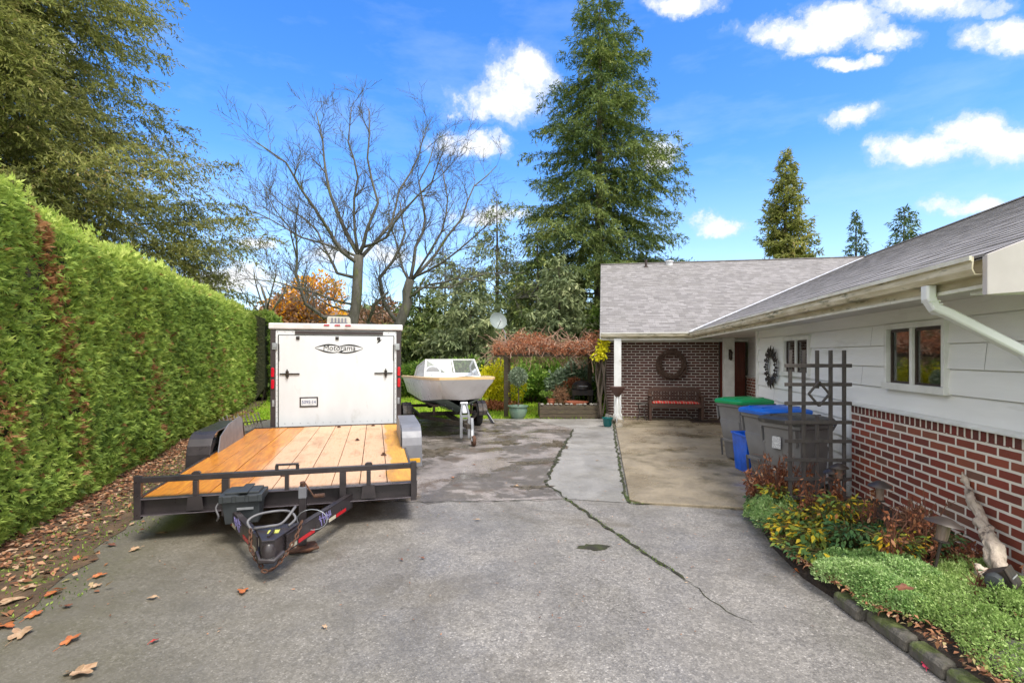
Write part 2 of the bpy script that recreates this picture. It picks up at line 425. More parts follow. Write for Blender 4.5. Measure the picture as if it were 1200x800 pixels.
# big ground, a grass sheet reaching the horizon
mb = MB(); mb.add([(-900, -900, -.03), (900, -900, -.03), (900, 900, -.03), (-900, 900, -.03)], [(0, 1, 2, 3)])
tag(mb.build('ground', M['lawn']), kind='structure')
drv = [(3.2, -6), (3.2, 3), (3.9, 6), (5.6, 14.2), (2.2, 13.72), (.6, 13.5), (-1.2, 13.35), (-6.3, 13.2), (-6.4, 9), (-4.9, 5.3), (-3.86, 2.85), (-2.6, 0), (-1.9, -6)]
sheet('driveway', jag(drv, .05, .3), 0, M['asphalt'])
soil = [(-1.8, -2), (-2.2, .8), (-2.75, 2.4), (-3.8, 5.1), (-5.3, 8.9), (-7, 13.2), (-10.5, 23), (-13, 23), (-7.6, 6), (-4.6, -2)]
sheet('soil_strip', jag(soil, .09, .25, 3), .006, M['soil'])
old = [gp(420, 590), gp(560, 588), gp(662, 584), gp(639, 567), gp(652, 540), gp(664, 518), gp(672, 503), (.6, 13.0), (-1.5, 12.95), (-5.6, 12.9), (-4.2, 8)]
sheet('old_driveway_patch', jag(old, .07, .11, 5), .004, M['old_asphalt'])
walk = [gp(662, 584.5), gp(733, 589), (2.53, 12.75), (2.35, 13.3), (.6, 13.28), (-3.5, 13.2), (-3.5, 12.93), (.62, 13.02), gp(672.5, 503), gp(664.5, 518), gp(652.5, 540), gp(639.5, 567)]
sheet('walkway', walk, .005, M['concrete'])

# grass edge and blades of the back lawn
n = 26000
gx = rng.uniform(-9, 6, n); gy = 13.35 + rng.random(n) ** 1.5 * 11
P = np.stack([gx, gy, np.full(n, -.03)], 1); D = np.stack([rng.normal(0, .4, n), rng.normal(0, .4, n), np.ones(n)], 1)
M['grass'] = leaf_mat('grass', [(0, (.15, .28, .015)), (.5, (.28, .46, .03)), (.85, (.42, .54, .06)), (1, (.42, .34, .12))], .35)
g = leaves('lawn_grass', P, D, rvec(n), rng.uniform(.05, .11, n), .012 + gy * .0007, rng.random(n), M['grass'])
tag(g, 'short bright green lawn grass beyond the driveway', 'grass', kind='stuff')

# house frame: local x = t (to the right, away from the drive), local y = s (depth along the house)
HR = -math.atan2(106, 600)
def hw(t, s_): return (t * math.cos(HR) - s_ * math.sin(HR), t * math.sin(HR) + s_ * math.cos(HR))
def th(X, Y): return (X * math.cos(HR) + Y * math.sin(HR), -X * math.sin(HR) + Y * math.cos(HR))
mb = MB()
slab = [hw(.30, 5.95), hw(.42, 5.85), hw(2.4, 5.8), hw(2.72, 5.9), hw(2.72, 9.83), hw(3.62, 9.86), hw(3.62, 13.78), hw(.3, 13.78)]
mb.prism(slab, 'z', -.02, .03); tag(mb.build('porch_slab', M['porch'], bevel=.01), kind='structure')
M['crack'] = mat('crack_dirt', (.02, .017, .010), (.04, .045, .012), 9, .95, bump=.8, bscale=50)
def crack(pts, w, z=.011, seed=2, amp=.018):
    r_ = random.Random(seed); mb = MB(); pp = []
    for a, b in zip(pts[:-1], pts[1:]):
        k = max(2, int(math.dist(a, b) / .07))
        for j in range(k):
            t = j / k; pp.append((a[0] + (b[0] - a[0]) * t + r_.uniform(-amp, amp), a[1] + (b[1] - a[1]) * t + r_.uniform(-amp, amp)))
    pp.append(pts[-1]); vs = []
    for i, p in enumerate(pp):
        q = pp[min(i + 1, len(pp) - 1)]; o_ = pp[max(i - 1, 0)]
        dx, dy = q[0] - o_[0], q[1] - o_[1]; L = math.hypot(dx, dy) or 1
        ww = w * r_.uniform(.15, 1) * min(1, (len(pp) - i) / 6 + .1) * .5
        vs += [(p[0] - dy / L * ww, p[1] + dx / L * ww, z), (p[0] + dy / L * ww, p[1] - dx / L * ww, z)]
    mb.add(vs, [(2 * i, 2 * i + 2, 2 * i + 3, 2 * i + 1) for i in range(len(pp) - 1)])
    return tag(mb.build('pavement_crack', M['crack']), kind='structure')
crack([gp(662, 584), gp(690, 603), gp(725, 628), gp(760, 652), gp(790, 671), gp(812, 685)], .045)
crack([hw(.27, 13.2), hw(.25, 9.5), hw(.26, 6.2), gp(740, 590), gp(800, 591.5), gp(872, 598)], .055, z=.012, seed=5, amp=.02)
crack([gp(639, 567), gp(655, 577), gp(664, 586)], .05, seed=6)
crack([gp(641, 566), gp(652, 540), gp(664, 518), gp(672, 503)], .07, seed=8, amp=.03)
crack([gp(420, 590), gp(520, 588), gp(600, 587), gp(662, 584)], .022, seed=12, amp=.02)
crack([gp(812, 685), gp(850, 715), gp(905, 742)], .008, z=.0045, seed=13, amp=.02)
# small dark grassy hole and twig litter on the drive
x0, y0 = gp(697, 641)
mb = MB(); ring = [(x0 + .16 * math.cos(a) * random.uniform(.6, 1.1), y0 + .085 * math.sin(a) * random.uniform(.6, 1.1), .0045) for a in [i * .35 for i in range(18)]]
mb.add(ring, [tuple(range(18))]); tag(mb.build('pavement_hole', M['crack']), kind='structure')
for cx_, cy_, rx_, ry_ in ((590, 519, .42, .34), (652, 521, .28, .5), (617, 543, .34, .16), (505, 530, .5, .5), (622, 571, .30, .13), (520, 508, .8, .4), (575, 505, .5, .22), (480, 545, .3, .3)):
    x0, y0 = gp(cx_, cy_); mb = MB(); ph_ = [random.uniform(0, 6.28) for _ in range(6)]; rf = lambda a: .72 + .20 * math.sin(3 * a + ph_[0]) + .14 * math.sin(5 * a + ph_[1]) + .10 * math.sin(9 * a + ph_[2]) + .07 * math.sin(17 * a + ph_[3]) + random.uniform(-.05, .05)
    ring = []
    for i in range(72):
        a = i * math.pi / 36; q = rf(a); ring.append((x0 + rx_ * math.cos(a) * q, y0 + ry_ * math.sin(a) * q, .0085))
    mb.add(ring, [tuple(range(72))]); tag(mb.build('damp_dirt_patch', M['crack_wet'] if 'crack_wet' in M else M.setdefault('crack_wet', mat('damp_dirt', (.085, .07, .045), (.15, .125, .10), 5, .3, bump=.5, bscale=40, spots=((.05, .04, .028), 7, .5)))), kind='structure')
# ------------------------------------------------------------------ house
M['siding'] = mat('white_siding', (.80, .80, .79), (.72, .72, .71), 2.2, .55, bump=.15, bscale=30, stretch=(1, .4, 2.5), spots=((.58, .58, .54), 1.6, .63))
M['trim'] = mat('white_trim', (.74, .74, .72), (.60, .60, .57), 5, .5, bump=.1, bscale=60, spots=((.40, .37, .29), 7, .66))
M['gutter'] = mat('dirty_gutter', (.64, .58, .45), (.42, .36, .23), 3, .5, stretch=(1, 1, 6), spots=((.13, .12, .06), 4, .54))
M['gutter_lip'] = mat('gutter_lip', (.74, .73, .68), (.55, .52, .44), 3, .45, spots=((.25, .24, .16), 9, .62))
M['soffit'] = mat('soffit', (.60, .58, .53), (.50, .48, .43), 2, .7, spots=((.30, .29, .23), 3, .64))
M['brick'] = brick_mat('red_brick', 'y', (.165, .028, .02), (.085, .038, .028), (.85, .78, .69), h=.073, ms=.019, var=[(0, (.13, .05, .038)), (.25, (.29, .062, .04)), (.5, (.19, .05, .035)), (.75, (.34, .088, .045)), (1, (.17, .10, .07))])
M['brick_cap'] = brick_mat('brick_soldier_cap', 'y', (.17, .03, .022), (.09, .035, .026), (.78, .71, .62), w=.078, h=.5, ms=.018)
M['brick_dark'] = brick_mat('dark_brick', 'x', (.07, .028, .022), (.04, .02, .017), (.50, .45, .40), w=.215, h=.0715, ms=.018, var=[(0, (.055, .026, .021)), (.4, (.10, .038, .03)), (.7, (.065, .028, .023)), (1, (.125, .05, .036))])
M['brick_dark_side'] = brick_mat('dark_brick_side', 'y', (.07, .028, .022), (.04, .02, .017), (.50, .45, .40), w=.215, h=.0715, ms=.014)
M['shingle_y'] = shingle_mat('asphalt_shingles', 'y'); M['shingle_x'] = shingle_mat('asphalt_shingles_wing', 'x')
M['flash'] = mat('valley_metal', (.62, .62, .63), (.45, .45, .46), 6, .4, .3)
M['door'] = mat('red_brown_door', (.16, .035, .018), (.09, .022, .012), 4, .4, stretch=(6, 6, .6))
M['dark'] = mat('dark_brown_frame', (.045, .025, .018), (.03, .018, .013), 8, .5)
M['interior'] = mat('dim_interior', (.035, .032, .03), (.02, .02, .02), 2, .9)
M['curtain'] = mat('curtain', (.30, .28, .25), (.20, .19, .17), 3, .9, stretch=(9, 9, .5))
def glass_mat(name='window_glass', tint=(.93, .96, .97)):
    m, nt, out = new_mat(name); N = NT(nt)
    fr = N.n('ShaderNodeFresnel'); fr.inputs[0].default_value = 1.5
    f = N.math('MINIMUM', N.math('MULTIPLY_ADD', fr.outputs[0], 1.5, .07), .9)
    t = N.n('ShaderNodeBsdfTransparent'); t.inputs[0].default_value = (*tint, 1)
    g = N.n('ShaderNodeBsdfGlossy'); g.inputs['Roughness'].default_value = .03
    mx = N.n('ShaderNodeMixShader'); N.l(f, mx.inputs[0]); N.l(t.outputs[0], mx.inputs[1]); N.l(g.outputs[0], mx.inputs[2]); N.l(mx.outputs[0], out.inputs[0])
    return m
M['glass'] = glass_mat()
M['metal_white'] = mat('painted_metal_white', (.74, .75, .76), (.66, .67, .68), 3, .35, spots=((.45, .43, .38), 6, .68))

house = empty('house', 'low white house with brick base, grey shingle roof and covered brick porch', 'house', rz=HR)
EZ, K = 2.225, .412
RT, RS, E0, V0 = 9.4, 20.48, 2.15, 13.23
NEAR = 3.35
def siding_piece(mb, s0, s1, z0, z1, t=2.75, lap=.205, zref=1.135):
    """lap boards on a wall facing -t"""
    k = math.floor((z0 - zref) / lap); z = zref + k * lap
    while z < z1 - 1e-4:
        a, b = max(z, z0), min(z + lap, z1)
        ta = t - .020 * (1 - (a - z) / lap) - .003; tb = t - .020 * (1 - (b - z) / lap) - .002
        b2 = b - .009 if b - z > lap - 1e-6 else b
        mb.add([(ta, s0, a), (ta, s1, a), (tb, s1, b2), (tb, s0, b2)], [(3, 2, 1, 0)])
        if a > z0 - 1e-6 and abs(a - z) < 1e-6: mb.add([(ta, s0, a), (ta, s1, a), (t, s1, a + .001), (t, s0, a + .001)], [(0, 1, 2, 3)])
        z += lap
mb = MB()
WIN = [(4.68, 5.54, 1.35, 1.93), (7.45, 8.39, 1.37, 1.90)]
TOP = 2.10
siding_piece(mb, 3.6, 4.68, 1.13, TOP); siding_piece(mb, 4.68, 5.54, 1.13, 1.35); siding_piece(mb, 4.68, 5.54, 1.93, TOP)
siding_piece(mb, 5.54, 6.2, 1.13, TOP); siding_piece(mb, 6.2, 7.45, .05, TOP); siding_piece(mb, 7.45, 8.39, .05, 1.37); siding_piece(mb, 7.45, 8.39, 1.90, TOP)
siding_piece(mb, 8.39, 9.83, .05, TOP); siding_piece(mb, 9.9, 13.8, 1.15, TOP, t=3.64)
mb.build('siding', M['siding'], house)
M['joint'] = mat('joint_grey', (.22, .22, .21), (.15, .15, .14), 9, .8)
for s_, z_ in ((4.25, 1.56), (6.05, 1.345), (6.9, 1.14), (8.75, 1.56), (7.2, .73), (8.9, .935), (6.55, .52), (9.3, 1.14), (5.85, 1.76)):
    k_ = math.floor((z_ - 1.135) / .205 + .01); zz = 1.135 + k_ * .205
    mb = MB(); mb.add([(2.7262, s_, zz + .002), (2.7262, s_ + .004, zz + .002), (2.7448, s_ + .004, zz + .193), (2.7448, s_, zz + .193)], [(0, 1, 2, 3)]); mb.build('siding_joint', M['joint'], house)
mb = MB()   # wall body behind the cladding, with the window openings left free
for (a, b, c, d) in ((3.6, 4.68, 0, TOP), (4.68, 5.54, 0, 1.35), (4.68, 5.54, 1.93, TOP), (5.54, 7.45, 0, TOP), (7.45, 8.39, 0, 1.37), (7.45, 8.39, 1.90, TOP), (8.39, 9.83, 0, TOP)):
    mb.box(2.755, 2.9, a, b, c, d)
mb.box(2.9, 3.6, 9.70, 9.83, 0, TOP); mb.box(3.65, 3.8, 9.70, 13.95, 0, TOP)
mb.box(2.9, 9.4, 3.6, 3.72, 0, TOP)
mb.prism([(2.755, 2.10), (16.1, 2.10), (16.6, 2.2), (9.4, 5.1), (2.755, 2.40)], 'y', 3.6, 3.72)
mb.box(16.0, 16.15, 3.6, 27, 0, 2.3); mb.box(.12, 16, 26.9, 27, 0, 2.3)
mb.build('wall', M['siding'], house)
mb = MB(); mb.box(2.70, 2.752, 3.6, 6.2, 0, 1.035); mb.build('brick_base', M['brick'], house); mb = MB(); mb.box(3.585, 3.638, 9.84, 13.8, 0, 1.12); mb.build('brick_base', M['brick'], house)
mb = MB(); mb.box(2.694, 2.753, 3.6, 6.203, 1.036, 1.108); mb.build('brick_top_course', M['brick_cap'], house)
mb = MB(); mb.prism([(2.665, 1.11), (2.752, 1.11), (2.752, 1.152), (2.665, 1.128)], 'y', 3.58, 6.215); mb.build('base_ledge', M['trim'], house, bevel=.003); mb = MB(); mb.box(3.56, 3.638, 9.84, 13.8, 1.12, 1.145); mb.build('base_ledge', M['trim'], house, bevel=.003)
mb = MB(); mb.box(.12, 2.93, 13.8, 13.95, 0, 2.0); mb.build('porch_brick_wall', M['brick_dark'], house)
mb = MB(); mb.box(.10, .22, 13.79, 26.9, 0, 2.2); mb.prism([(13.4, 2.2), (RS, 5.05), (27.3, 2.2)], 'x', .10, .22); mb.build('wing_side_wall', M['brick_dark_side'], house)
mb = MB(); mb.box(.05, 3.64, 13.765, 13.96, 2.0, 2.08); mb.box(9.0, 9.01, 0, .01, 0, .01) if False else None
mb.build('frieze_board', M['trim'], house, bevel=.003)
mb = MB(); mb.box(E0 + .06, 2.76, NEAR + .03, 13.3, 2.085, 2.1); mb.box(.02, E0 + .07, V0 + .06, 13.8, 2.0845, 2.0995); mb.box(2.76, 3.66, 9.7, 13.8, 2.084, 2.099)
mb.build('soffit', M['soffit'], house)
# corner boards
mb = MB(); mb.box(2.715, 2.77, 9.74, 9.845, .03, 2.084); mb.build('corner_board', M['trim'], house, bevel=.003); mb = MB(); mb.box(2.72, 2.765, 6.215, 6.30, .05, 1.13); mb.build('corner_board', M['trim'], house, bevel=.003)
def window(s0, s1, z0, z1, label, split):
    mb = MB(); w = .042; t0, t1 = 2.705, 2.80
    mb.box(t0, t1, s0 - .02, s1 + .02, z1 - w + .01, z1 + .02); mb.box(t0, t1, s0 - .02, s0 + w - .02, z0 + w, z1 - w + .01)
    mb.box(t0, t1, s1 - w + .02, s1 + .02, z0 + w, z1 - w + .01); mb.box(t0 - .015, t1, s0 - .035, s1 + .035, z0 - .02, z0 + w)
    mb.box(t0 + .012, t1 - .01, split - .02, split + .02, z0 + w, z1 - w + .01)
    f = mb.build('window', M['trim'], house, bevel=.003, label=label)
    mb = MB(); mb.box(2.752, 2.757, s0 + .02, s1 - .02, z0 + .03, z1 - .03); mb.build('pane', M['glass'], f)
    mb = MB(); q = .018   # inner dark sash lines
    for a, b in ((s0 + .033, split - .021), (split + .021, s1 - .033)):
        mb.box(2.742, 2.765, a, a + q, z0 + w, z1 - w); mb.box(2.742, 2.765, b - q, b, z0 + w, z1 - w)
        mb.box(2.742, 2.765, a + q, b - q, z0 + w, z0 + w + q); mb.box(2.742, 2.765, a + q, b - q, z1 - w - q, z1 - w + .008)
    mb.build('sash', M['dark'], f)
    return f
w1 = window(4.68, 5.54, 1.35, 1.93, 'larger slider window above the brick base', 5.14)
w2 = window(7.45, 8.39, 1.37, 1.90, 'smaller window with blind beside metal sunburst', 7.93)
mb = MB()
for k in range(9): mb.box(2.775, 2.80, 7.5, 7.9, 1.42 + k * .05, 1.42 + k * .05 + .036)
mb.build('blind', M['curtain'], w2)
mb = MB(); pts = []
for k in range(40):
    a = 5.0 + k * .006; pts.append((2.83 + .012 * math.sin(k * 1.3), 4.72 + k * .004))
for k in range(39):
    (t0, s0), (t1, s1) = pts[k], pts[k + 1]; mb.add([(t0, s0, 1.37), (t1, s1, 1.37), (t1, s1, 1.92), (t0, s0, 1.92)], [(0, 1, 2, 3)])
mb.build('curtain', M['curtain'], w1)
mb = MB()   # dim rooms behind the two windows
for (a, b, c, d) in WIN: mb.box(2.95, 4.4, a - .8, b + .6, c - .9, d + .14)
o = mb.build('room', M['interior'], house)
# door
dr = MB(); dr.box(2.95, 3.55, 13.775, 13.80, .05, 1.99)
for z0_, z1_ in ((.2, .85), (1.0, 1.85)): dr.box(3.02, 3.23, 13.765, 13.776, z0_, z1_); dr.box(3.28, 3.49, 13.765, 13.776, z0_, z1_)
d_ = dr.build('door', M['door'], house, bevel=.004)
mb = MB(); mb.box(2.935, 2.95, 13.76, 13.80, .03, 2.0); mb.box(3.55, 3.585, 13.76, 13.80, .03, 2.0); mb.box(2.95, 3.55, 13.76, 13.80, 1.985, 2.0); mb.build('door_frame', M['dark'], house)
mb = MB(); mb.lathe([(0, 0), (.03, .005), (.034, .03), (.02, .05), (0, .055)], n=10, M=Matrix.Translation((3.02, 13.76, .98)) @ Matrix.Rotation(R(90), 4, 'X')); mb.build('handle', mat('brass', (.5, .35, .12), None, 5, .3, 1), d_)
# porch posts
mb = MB(); mb.box(.29, .47, 13.24, 13.40, .03, 2.084); mb.box(.27, .49, 13.22, 13.42, .03, .16); p1 = mb.build('porch_post', M['trim'], house, bevel=.006)
mb = MB(); mb.box(2.93, 3.17, 13.22, 13.42, .03, 2.084); mb.box(2.91, 3.19, 13.20, 13.44, .03, .16); p2 = mb.build('porch_post', M['trim'], house, bevel=.006)
# wall lantern
mb = MB(); mb.box(3.03, 3.09, 13.20, 13.22, 1.56, 1.80); mb.bar((3.06, 13.2, 1.76), (3.06, 13.12, 1.79), .012); mb.lathe([(.005, .12), (.05, .07), (.055, .05), (.038, .045), (.038, -.09), (.02, -.12), (0, -.125)], (3.06, 13.12, 1.66), 8)
mb.build('wall_lantern', M['dark'], house, smooth=True)
# roofs: stepped shingle courses
def edge_noise(i, j, a): return a * math.sin(i * 12.9898 + j * 78.233) * .5 + a * .5 * math.sin(i * 3.1 + j * 5.7)
def course_roof(mb, e0, e1, lo, hi, other, flip, c=.135):
    """e: across-slope coordinate from eave e0 to ridge e1; lo/hi: functions giving the along-range"""
    n = int(round((e1 - e0) / c)); c = (e1 - e0) / n
    for i in range(n):
        ta, tb = e0 + i * c, e0 + (i + 1) * c + .01
        za, zb = EZ + (ta - e0) * K + .009, EZ + (tb - e0) * K + .002
        a, b = lo((ta + tb) / 2), hi((ta + tb) / 2); k = max(1, int(abs(b - a) / .34)); vs = []
        for j in range(k + 1):
            l = a + (b - a) * j / k; d = edge_noise(i, j, .008); z = edge_noise(i + 7, j + 3, .004)
            for (e, zz) in ((ta + d, za - .016), (ta + d, za + z), (tb, zb)):
                vs.append((e, l, zz) if not other else (l, e, zz))
        fs = []
        for j in range(k):
            for q in (0, 1): 
                f = (3 * j + q, 3 * j + 3 + q, 3 * j + 4 + q, 3 * j + 1 + q); fs.append(f if not flip else f[::-1])
        mb.add(vs, fs)
mb = MB(); course_roof(mb, E0, RT, lambda t: NEAR, lambda t: V0 + (t - E0), False, True)
mb.build('roof', M['shingle_y'], house)
mb = MB(); course_roof(mb, V0, RS, lambda s_: -.06, lambda s_: E0 + (s_ - V0), True, False)
mb.build('wing_roof', M['shingle_x'], house)
ZR = EZ + (RT - E0) * K
mb = MB()
mb.add([(RT, NEAR, ZR), (16.65, NEAR, EZ), (16.65, 27.7, EZ), (RT, RS, ZR)], [(0, 1, 2, 3)])
mb.add([(-.06, RS, ZR), (RT, RS, ZR), (16.65, 27.7, EZ), (-.06, 27.7, EZ)], [(0, 1, 2, 3)])
mb.build('rear_roof', M['shingle_x'], house)
mb = MB(); mb.add([(E0, NEAR + .02, EZ - .02), (E0, V0, EZ - .02), (RT, RS, ZR - .03), (RT, NEAR + .02, ZR - .03)], [(0, 1, 2, 3)])
mb.add([(-.03, V0, EZ - .02), (E0, V0, EZ - .02), (RT, RS, ZR - .03), (-.03, RS, ZR - .03)], [(0, 1, 2, 3)]); mb.build('roof_deck', M['soffit'], house)
mb = MB()
mb.bar((RT, NEAR, ZR + .012), (RT, RS, ZR + .012), .16, .03); mb.bar((-.07, RS, ZR + .012), (RT, RS, ZR + .012), .16, .03); mb.build('ridge_cap', M['shingle_x'], house)
a = Vector((E0, V0, EZ + .012)); b = Vector((RT, RS, ZR + .012)); mb = MB(); sdv = Vector((1, -1, 0)).normalized() * .05
mb.add([a - sdv + Vector((0, 0, .02)), a + sdv + Vector((0, 0, .02)), b + sdv + Vector((0, 0, .02)), b - sdv + Vector((0, 0, .02)), a - Vector((0, 0, .012)), b - Vector((0, 0, .012))], [(0, 4, 5, 3), (4, 1, 2, 5)])
mb.build('valley_flashing', M['flash'], house)
# roof vents
for (t, s_) in ((1.62, 19.95), (2.5, 20.2)):
    z = EZ + (s_ - V0) * K; mb = MB()
    mb.lathe([(.09, -.03), (.085, .02), (.045, .03), (.045, .22), (.055, .225), (.055, .26), (0, .265)] if t < 2 else [(.14, -.05), (.13, .10), (.17, .105), (.15, .14), (0, .15)], (t, s_, z), 14)
    mb.build('roof_vent', M['dark'] if t < 2 else M['flash'], house, smooth=True)
# gutters, fascia
GP = [(0, 0), (-.015, .0), (-.02, -.004), (-.02, -.022), (-.008, -.028), (-.012, -.07), (.005, -.105), (.085, -.105), (.085, -.0), (.078, 0), (.078, -.098), (.008, -.098), (-.004, -.068), (0, -.02)]
mb = MB(); mb.prism([(E0 - .035 + x, EZ - .004 + z) for x, z in GP], 'y', NEAR + .03, V0 - .03); 
mb.prism([(V0 - .035 + x, EZ - .004 + z) for x, z in GP], 'x', -.05, E0 - .03)
gt = mb.build('gutter', M['gutter'], house)
mb = MB(); mb.bar((E0 - .058, NEAR + .02, EZ - .012), (E0 - .058, V0 - .06, EZ - .012), .014, .026); mb.bar((-.06, V0 - .058, EZ - .012), (E0 - .06, V0 - .058, EZ - .012), .014, .026); mb.build('lip', M['gutter_lip'], gt)
for k in range(14):   # hanger brackets
    s_ = NEAR + .5 + k * .7; mb = MB(); mb.box(E0 - .05, E0 + .05, s_, s_ + .02, EZ - .01, EZ - .004); mb.build('hanger', M['flash'], gt)
mb = MB(); mb.box(E0 + .051, E0 + .075, NEAR + .03, V0 + .06, 2.05, EZ - .02); mb.box(-.05, E0 + .05, V0 + .051, V0 + .075, 2.05, EZ - .02); mb.build('fascia', M['gutter'], house)
mb = MB(); mb.box(E0 + .038, E0 + .05, NEAR + .03, V0 + .04, 2.045, 2.066); mb.box(-.05, E0 + .04, V0 + .038, V0 + .05, 2.045, 2.066); mb.build('fascia_trim', M['gutter_lip'], house)
M['rake'] = mat('pinkish_grey_board', (.50, .46, .46), (.42, .385, .38), 3, .6, spots=((.30, .27, .22), 5, .64))
# gable rake boards at the near end and at the wing
mb = MB(); z0 = EZ - .03
mb.prism([(E0 + .0, z0 - .20), (E0 + .0, z0 + .03), (RT, z0 + .03 + (RT - E0) * K), (RT, z0 - .20 + (RT - E0) * K), (E0 + .55, 2.03)], 'y', NEAR - .02, NEAR + .02)
mb.prism([(RT, z0 + .015 + (RT - E0) * K), (16.65, z0 + .015), (16.65, z0 - .2), (RT, z0 - .2 + (RT - E0) * K)], 'y', NEAR - .02, NEAR + .02)
mb.build('rake_board', M['rake'], house, bevel=.004); mb = MB()
mb.prism([(V0, z0 - .14), (V0, z0), (RS, z0 + (RT - E0) * K), (27.7, z0), (27.7, z0 - .14), (RS, z0 - .14 + (RT - E0) * K)], 'x', -.065, -.035)
mb.build('rake_board', M['trim'], house, bevel=.004); mb = MB(); mb.box(E0 + .08, E0 + .5, NEAR + .03, 3.6, 2.02, 2.045)
mb.build('eave_return', M['trim'], house, bevel=.004)
# downspout
dp = [(E0 + .0, 3.86, 2.115), (E0 + .0, 3.86, 2.03), (E0 + .03, 3.85, 1.965), (E0 + .10, 3.83, 1.925), (2.60, 3.72, 1.67), (2.655, 3.70, 1.58), (2.66, 3.70, 1.4), (2.66, 3.70, .1)]
mb = MB(); rings = []
for i, p in enumerate(dp):
    p = Vector(p); d = (Vector(dp[min(i + 1, len(dp) - 1)]) - Vector(dp[max(i - 1, 0)])).normalized(); sd_ = Vector((0, 1, 0)); sd_ = (sd_ - d * sd_.dot(d)).normalized(); o_ = d.cross(sd_)
    rings.append([p + sd_ * a * .042 + o_ * b * .03 for a, b in ((-1, -.7), (-.7, -1), (.7, -1), (1, -.7), (1, .7), (.7, 1), (-.7, 1), (-1, .7))])
mb.loft(rings); ds = mb.build('downspout', M['metal_white'], house, bevel=.004)
mb = MB()
for k in range(5):
    q = Vector((E0 + .015 + k * .014, 3.855, 2.01 - k * .02)); mb.box(q.x - .036, q.x + .03, 3.812, 3.902, q.z - .004, q.z + .004)
mb.build('elbow_rib', M['metal_white'], ds)

# ------------------------------------------------------------------ things on the house front
M['wood_dark'] = mat('dark_bench_wood', (.085, .042, .026), (.05, .025, .017), 6, .55, stretch=(1, 6, 6), bump=.3)
M['vine_wreath'] = mat('vine_wreath', (.10, .055, .035), (.045, .026, .018), 20, .85, bump=.5)
M['iron'] = mat('black_iron', (.02, .02, .022), (.05, .035, .025), 12, .5, .4)
wx, wy = hw(1.75, 13.72)
mb = MB(); rr_ = random.Random(4)
for k in range(46):
    ph = rr_.uniform(0, 6.28); ra = rr_.uniform(.27, .38); ys = rr_.uniform(-.05, .03); tw = rr_.uniform(.01, .05); L = rr_.uniform(2, 6)
    pts = [((ra + tw * math.sin(3 * a + ph)) * math.cos(a + ph), ys + .03 * math.cos(4 * a + ph), (ra + tw * math.sin(3 * a + ph)) * math.sin(a + ph)) for a in [L * q / 22 for q in range(23)]]
    mb.tube(pts, rr_.uniform(.006, .012), 5)
o = mb.build('vine_wreath', M['vine_wreath'], None, smooth='all'); o.location = (wx, wy, 1.42); o.rotation_euler = (0, 0, HR)
tag(o, 'brown twig wreath hung on the porch brick wall above the bench', 'wreath')
# sunburst
sx, sy = hw(2.71, 8.92)
mb = MB(); 
for k in range(32):
    a = 2 * math.pi * k / 32; r0 = .16 if k % 2 else .20; r1 = .30 if k % 2 else .37
    for (ra, rb, w_) in ((r0 - .03, r1, .021), (r0 + .03, r1 - .06, .026)):
        c_, s_ = math.cos(a), math.sin(a); m_ = ra + (rb - ra) * .55
        mb.add([(-.012, ra * c_, ra * s_), (-.035, m_ * c_ - w_ * s_, m_ * s_ + w_ * c_), (-.012, rb * c_, rb * s_), (-.035, m_ * c_ + w_ * s_, m_ * s_ - w_ * c_), (-.05, m_ * c_, m_ * s_), (-.008, m_ * c_, m_ * s_)],
               [(0, 1, 4), (1, 2, 4), (2, 3, 4), (3, 0, 4), (0, 5, 1), (1, 5, 2), (2, 5, 3), (3, 5, 0)])
mb.tube([(-.01, .19 * math.cos(a), .19 * math.sin(a)) for a in [i * math.pi / 16 for i in range(33)]], .007, 6)
mb.tube([(-.01, .27 * math.cos(a), .27 * math.sin(a)) for a in [i * math.pi / 16 for i in range(33)]], .006, 6)
o = mb.build('metal_wall_ornament', M['iron'], None); o.location = (sx, sy, 1.46); o.rotation_euler = (0, 0, HR)
tag(o, 'round black metal leaf sunburst fixed to the white siding', 'wall decor')
# bench
bx, by = hw(1.80, 13.42)
be = empty('garden_bench', 'dark brown wooden slatted bench against the porch brick wall', 'bench', (bx, by, .03), HR)
mb = MB()
for k in range(5): mb.box(-.62, .62, -.26 + k * .085, -.19 + k * .085, .395, .42)
mb.box(-.62, .62, -.27, -.245, .33, .395); mb.build('seat', M['wood_dark'], be, bevel=.004)
mb = MB(); mb.prism([(-.64, .76), (-.5, .815), (.5, .815), (.64, .76), (.64, .70), (-.64, .70)], 'y', .16, .20); mb.box(-.62, .62, .16, .195, .46, .50)
for k in range(17): x = -.56 + k * .07; mb.box(x - .02, x + .02, .17, .188, .50, .70)
mb.build('backrest', M['wood_dark'], be, bevel=.003)
for x in (-.62, .62):
    mb = MB(); mb.box(x - .03, x + .03, -.27, -.21, 0, .60); mb.build('leg', M['wood_dark'], be, bevel=.004)
    mb = MB(); mb.box(x - .03, x + .03, .15, .21, 0, .76); mb.build('leg', M['wood_dark'], be, bevel=.004)
    mb = MB(); mb.box(x - .04, x + .04, -.29, .17, .60, .63); mb.build('armrest', M['wood_dark'], be, bevel=.004)
m, nt, out = new_mat('plaid_cushion'); N = NT(nt); v_ = N.coord('Object')
wv = N.n('ShaderNodeTexWave'); wv.inputs['Scale'].default_value = 2.2; wv.inputs['Distortion'].default_value = .5; N.l(v_, wv.inputs['Vector'])
N.l(N.bsdf(N.ramp(wv.outputs['Fac'], [(0, (.45, .02, .015)), (.45, (.5, .03, .02)), (.55, (.55, .5, .42)), (.75, (.08, .16, .10)), (.9, (.5, .03, .02))]), .9), out.inputs[0])
rings = []
